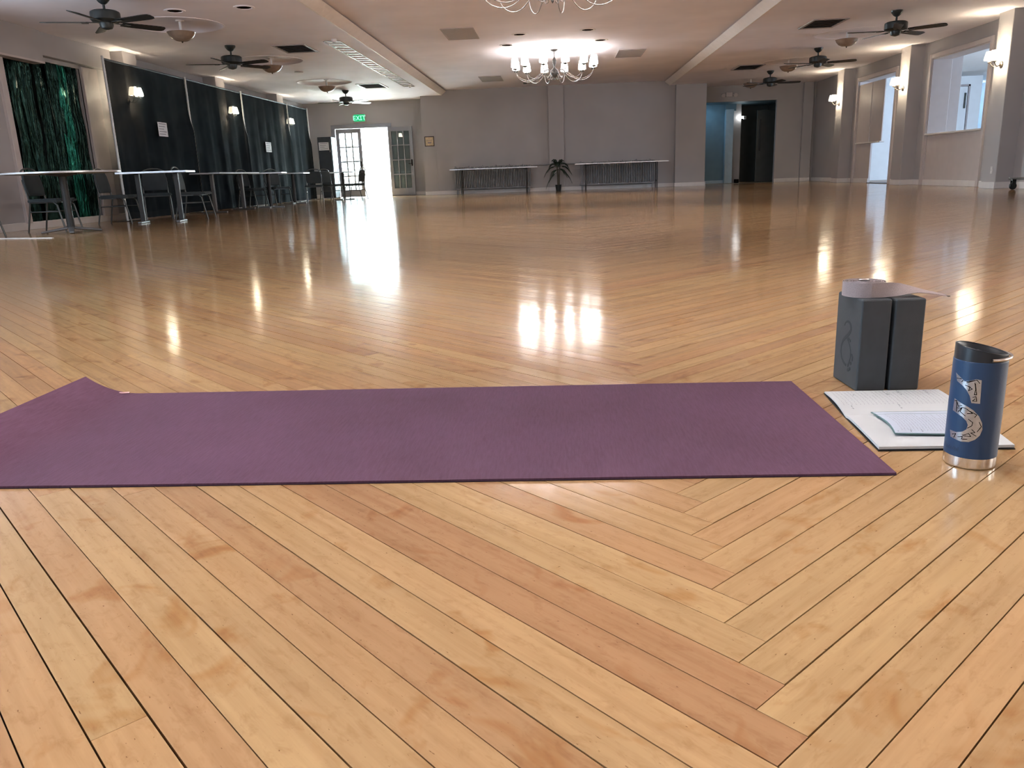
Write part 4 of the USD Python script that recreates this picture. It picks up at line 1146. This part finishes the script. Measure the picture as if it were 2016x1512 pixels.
def page_pt(s, v, lift=0.0):
    """s across (0 left .. 1 right), v from near (0) over the spine (~0.54) to the far edge (1)."""
    y = yn + (yf - yn) * v
    vs_ = (ysp - yn) / (yf - yn)
    xl = np.interp(v, [0, vs_, 1], [xl_n, 0.652, xl_f]); xr = np.interp(v, [0, vs_, 1], [xr_n, 0.926, xr_f])
    if v <= vs_:
        q = v / vs_
        z = 0.0095 + 0.0015 * math.sin(q * PI) - 0.004 * max(0, (q - 0.9) / 0.1)
    else:
        q = (v - vs_) / (1 - vs_)
        z = 0.0055 + 0.0055 * math.sin(min(1, q * 1.8) * PI / 2) + 0.003 * math.sin(q * PI) - 0.003 * q
    return np.array([xl + (xr - xl) * s, y, z + lift])


def page_grid(v0, v1, n, lift, corner=0.0, m=14):
    S = np.linspace(0, 1, m); V = np.linspace(v0, v1, n)
    return np.array([[page_pt(s_, v_, lift) for s_ in S] for v_ in V])


VS = (ysp - yn) / (yf - yn)
cov = page_grid(0, 1, 30, -0.0085)
cov[..., 2] = np.maximum(cov[..., 2] * 0.25, 0.0018); cov[:, 0, 0] -= 0.0012; cov[:, -1, 0] += 0.0015; cov[0, :, 1] -= 0.0012; cov[-1, :, 1] += 0.0012
far_curl = np.linspace(0, 1, 30)
cov[..., 2] += 0.002 * np.clip((far_curl - 0.6) / 0.4, 0, 1)[:, None] ** 1.5
part(nb, "cover", solid_sheet(cov.transpose(1, 0, 2)[::-1] if False else cov, 0.0016), "cover_black", smooth=40)
part(nb, "near_pages", solid_sheet(page_grid(0.0, VS, 14, 0.0), 0.0056), "page", smooth=40)
part(nb, "far_pages", solid_sheet(page_grid(VS, 1.0, 16, 0.0), 0.0034), "page", smooth=40)


def scribble(pt, rows, s0, s1, seed, lw=0.00035, across=True, amp=0.008, fill=0.8):
    """Handwritten lines as thin ribbons: pt(s, v) gives the surface; rows = list of v."""
    r = np.random.default_rng(seed); V, F = [], []
    for v in rows:
        x = s0 + r.uniform(0, 0.02); end = s1 - r.uniform(0, 0.25) * (r.uniform() < 0.4)
        while x < end:
            wd = r.uniform(0.015, 0.05)
            k = int(wd / 0.006) + 3
            xs = np.linspace(x, min(x + wd, s1), k); zz = v + amp * r.uniform(-1, 1, k) * np.where(np.arange(k) % 2, 1, -0.4)
            for i in range(k - 1):
                a, b = pt(xs[i], zz[i]), pt(xs[i + 1], zz[i + 1])
                d_ = b - a; n_ = np.array([-d_[1], d_[0], 0]); L = np.linalg.norm(n_)
                if L < 1e-9:
                    continue
                n_ *= lw / L; o = len(V); V += [a - n_, b - n_, b + n_, a + n_]; F += [(o, o + 1, o + 2), (o, o + 2, o + 3)]
            x += wd + r.uniform(0.008, 0.022)
    return T(V, F)


# text lines run away from the camera here: the book is written across its short side
swap = lambda s_, v_: page_pt(v_, VS + (1 - VS) * s_, 0.0004)
rows = np.linspace(0.05, 0.95, 27)
part(nb, "handwriting", scribble(swap, rows, 0.30, 0.97, 3, 0.00030, amp=0.008), "ink_pale", label="rows of faint handwriting on the far page")
part(nb, "bold_words", scribble(swap, [0.06, 0.21, 0.50, 0.515, 0.62, 0.86], 0.72, 0.96, 8, 0.0005, amp=0.010), "ink")
part(nb, "margin_notes", scribble(swap, [0.10, 0.36, 0.50, 0.93], 0.16, 0.30, 9, 0.0005, amp=0.010), "ink")


def card(label, corners, z, dz, text):
    """A folded note sheet: corners near-left, near-right, far-right, far-left."""
    tt = thing("note_sheet", label, "note sheet", (0, 0, 0), 0, "folded note sheets on the notebook")
    c = np.array(corners, float); S = np.linspace(0, 1, 12)
    def pt(s_, v_, l=0.0):
        p = (c[0] * (1 - s_) + c[1] * s_) * (1 - v_) + (c[3] * (1 - s_) + c[2] * s_) * v_
        return np.array([p[0] + 0.012 * (1 - s_) * math.sin(v_ * PI) * 0.6, p[1], z + dz * (1 - s_) ** 2 * (1 - v_) * 0.5 + 0.0015 * math.sin(v_ * PI) + l])
    G = np.array([[pt(s_, v_) for s_ in S] for v_ in S])
    part(tt, "edge", solid_sheet(G - [0, 0, 0.0006], 0.0020), "card_edge", smooth=40)
    H = np.array([[pt(0.008 + 0.984 * s_, 0.010 + 0.950 * v_, 0.0004) for s_ in S] for v_ in S])
    part(tt, "sheet", solid_sheet(H, 0.0008), "card_white", smooth=40)
    if text:
        rot = lambda s_, v_: pt(v_, s_, 0.0008)
        part(tt, "handwriting", scribble(rot, np.linspace(0.10, 0.96, 24), 0.10, 0.92, 5, 0.00028, amp=0.010), "ink_pale")
        part(tt, "bold_words", scribble(rot, [0.05, 0.20, 0.33], 0.05, 0.16, 6, 0.0005, amp=0.014), "ink")


card("lower folded note sheet with green edge, showing along the upper sheet's far side", [(0.700, 1.632), (0.872, 1.628), (0.898, 1.782), (0.708, 1.784)], 0.0135, 0.001, False)
card("upper handwritten note sheet with dark green edge on the blank notebook page", [(0.695, 1.618), (0.868, 1.606), (0.893, 1.755), (0.706, 1.759)], 0.0162, 0.003, True)

# travel tumbler
TC = np.array([0.783, 1.488])
tu = thing("travel_tumbler", "blue travel tumbler with black lid, silver numeral sticker and steel base", "tumbler", (TC[0], TC[1], 0))
RB = 0.0452
part(tu, "body", lathe([(0.0, 0.0215), (RB - 0.0005, 0.0215), (RB, 0.0225), (RB + 0.0003, 0.12), (RB, 0.2055), (RB - 0.0008, 0.2067), (RB - 0.003, 0.2071)], 64), "tumbler_blue", smooth=30)
part(tu, "base_band", lathe([(0, 0.0), (RB - 0.004, 0.0), (RB - 0.001, 0.0015), (RB - 0.0003, 0.004), (RB - 0.0003, 0.0215), (0, 0.0215)], 64), "steel", smooth=30)
# lid: slanted rim, taller towards the left and back
n = 64; an = np.arange(n) / n * 2 * PI
tilt_dir = math.radians(168)
rim = 0.2250 + 0.0088 * np.cos(an - tilt_dir)
prof = [(RB - 0.0035, lambda r_: 0.2062 + 0 * r_), (RB - 0.0008, lambda r_: 0.2066 + 0 * r_), (RB - 0.0012, lambda r_: r_ - 0.0015), (RB - 0.002, lambda r_: r_), (RB - 0.004, lambda r_: r_ - 0.0003), (RB - 0.0065, lambda r_: r_ - 0.004), (RB - 0.009, lambda r_: 0.5 * r_ + 0.5 * 0.205 - 0.002), (RB - 0.013, lambda r_: 0.194 + 0 * r_), (0.0005, lambda r_: 0.192 + 0 * r_)]
v = np.vstack([np.column_stack([r_ * np.cos(an), r_ * np.sin(an), fz(rim)]) for r_, fz in prof]); f = []
for i in range(len(prof) - 1):
    for j in range(n):
        k = (j + 1) % n
        f += [(i * n + j, i * n + k, (i + 1) * n + k), (i * n + j, (i + 1) * n + k, (i + 1) * n + j)]
lid = part(tu, "lid", T(v, f), "lid_black", smooth=35)
part(lid, "drink_tab", rbx(-0.004, 0.004, 0.192, 0.004, 0.018, 0.2195, 0.002, 8), "lid_black", smooth=40)
part(lid, "rim_bead", tube([((RB - 0.0025) * math.cos(a), (RB - 0.0025) * math.sin(a), 0.2250 + 0.0088 * math.cos(a - tilt_dir) + 0.0002) for a in np.linspace(0, 2 * PI, 65)], 0.0016, 6, False), "lid_black", smooth=60)
# wire bail on the right-hand side
ba = np.radians(np.linspace(-95, 32, 24))
part(lid, "wire_handle", tube([((RB + 0.0030) * math.cos(a), (RB + 0.0030) * math.sin(a), 0.2128 + 0.0015 * math.cos(a)) for a in ba], 0.0029, 10), "steel", smooth=60, label="steel wire bail on the lid")
# silver stickers: polygons in (x, z) on the side that faces the camera, wrapped on the cylinder
def wrap(poly, off, th=0.0002):
    out = []
    poly = poly.segmentize(0.002) if hasattr(poly, "segmentize") else poly
    b = poly.bounds
    for i in range(int(math.floor(b[0] / 0.003)), int(math.ceil(b[2] / 0.003)) + 1):
        sl = poly.intersection(sbox(i * 0.003, -1, (i + 1) * 0.003, 1))
        for g in getattr(sl, "geoms", [sl]):
            if g.geom_type == "Polygon" and g.area > 1e-9:
                m_ = trimesh.creation.extrude_polygon(g, th, engine="earcut"); vv = m_.vertices
                sn = np.clip(vv[:, 0] / RB, -0.995, 0.995); th_ = np.arcsin(sn) - PI / 2 + DECAL_TURN
                r_ = RB + off + vv[:, 2]
                m_.vertices = np.column_stack([r_ * np.cos(th_), r_ * np.sin(th_), vv[:, 1]]); out.append(m_)
    return join(out)


DECAL_TURN = math.radians(-27.8)
K = 0.0904 / 530.0          # metres per pixel of the enlarged view; the tumbler's axis there runs from (475, 250) to (352, 1385)


def dec(px, py):
    cx = 475 + (py - 250) * (352 - 475) / (1385 - 250)
    xx = (px - cx) * K / 1.0
    z = 0.199 - (py - 275) * (0.199 - 0.0215) / (1310 - 275) + 0.0
    return (xx, z)


up = Polygon([dec(*p) for p in [(245, 378), (285, 410), (330, 450), (385, 432), (440, 408), (488, 415), (480, 545), (470, 675), (390, 675), (375, 600), (345, 540), (310, 500), (255, 465)]])
lo = Polygon([dec(*p) for p in [(228, 662), (290, 695), (350, 718), (410, 755), (460, 815), (488, 890), (490, 960), (465, 1030), (420, 1080), (360, 1115), (280, 1125), (180, 1105), (176, 1030), (240, 1032), (300, 1010), (340, 975), (353, 925), (340, 885), (300, 845), (250, 820), (208, 802)]])
part(tu, "sticker", wrap(up, 0.0002), "decal_silver", smooth=40, label="upper silver sticker piece with black line drawing")
part(tu, "sticker", wrap(lo, 0.0002), "decal_silver", smooth=40, label="lower silver sticker shaped like the bowl of a 5")
from shapely.geometry import LineString
ink = []
for ln in ([(252, 435), (330, 425), (300, 460)], [(300, 415), (350, 450), (420, 425)], [(350, 460), (445, 415), (470, 450)], [(335, 490), (380, 500), (365, 545), (400, 520), (360, 495)], [(425, 450), (432, 520), (418, 580), (440, 580), (430, 460)], [(405, 610), (435, 600), (440, 650), (400, 650), (425, 625)],
           [(230, 690), (250, 680), (245, 800)], [(250, 760), (300, 750), (280, 790), (330, 830)], [(262, 800), (300, 740), (340, 745)], [(345, 750), (400, 790), (350, 800)], [(380, 770), (440, 800), (420, 830)], [(360, 860), (400, 890), (390, 930), (350, 960)], [(460, 880), (480, 930), (440, 990)], [(390, 970), (420, 1000), (380, 1010), (430, 1040)], [(300, 1050), (360, 1020), (380, 1050), (310, 1055)], [(200, 1070), (235, 1050), (215, 1100)], [(255, 1080), (300, 1065), (290, 1095), (345, 1085)], [(255, 700), (265, 740), (300, 720)]):
    ink.append(LineString([dec(*p) for p in ln]).buffer(0.00055, 3))
from shapely import union_all
part(tu, "sticker_drawing", wrap(union_all(ink).intersection(union_all([up, lo]).buffer(-0.0003)), 0.00045, 0.00012), "hole_black", smooth=40)
mk = union_all([LineString([dec(125 + 14 * i, 1240 + 3 * (i % 2)), dec(129 + 14 * i, 1200 - 16 * (i == 0) + 8 * (i % 3))]).buffer(0.0006, 2) for i in range(10)])
part(tu, "maker_mark", wrap(mk, 0.0002, 0.0001), "tumbler_mark", smooth=40)
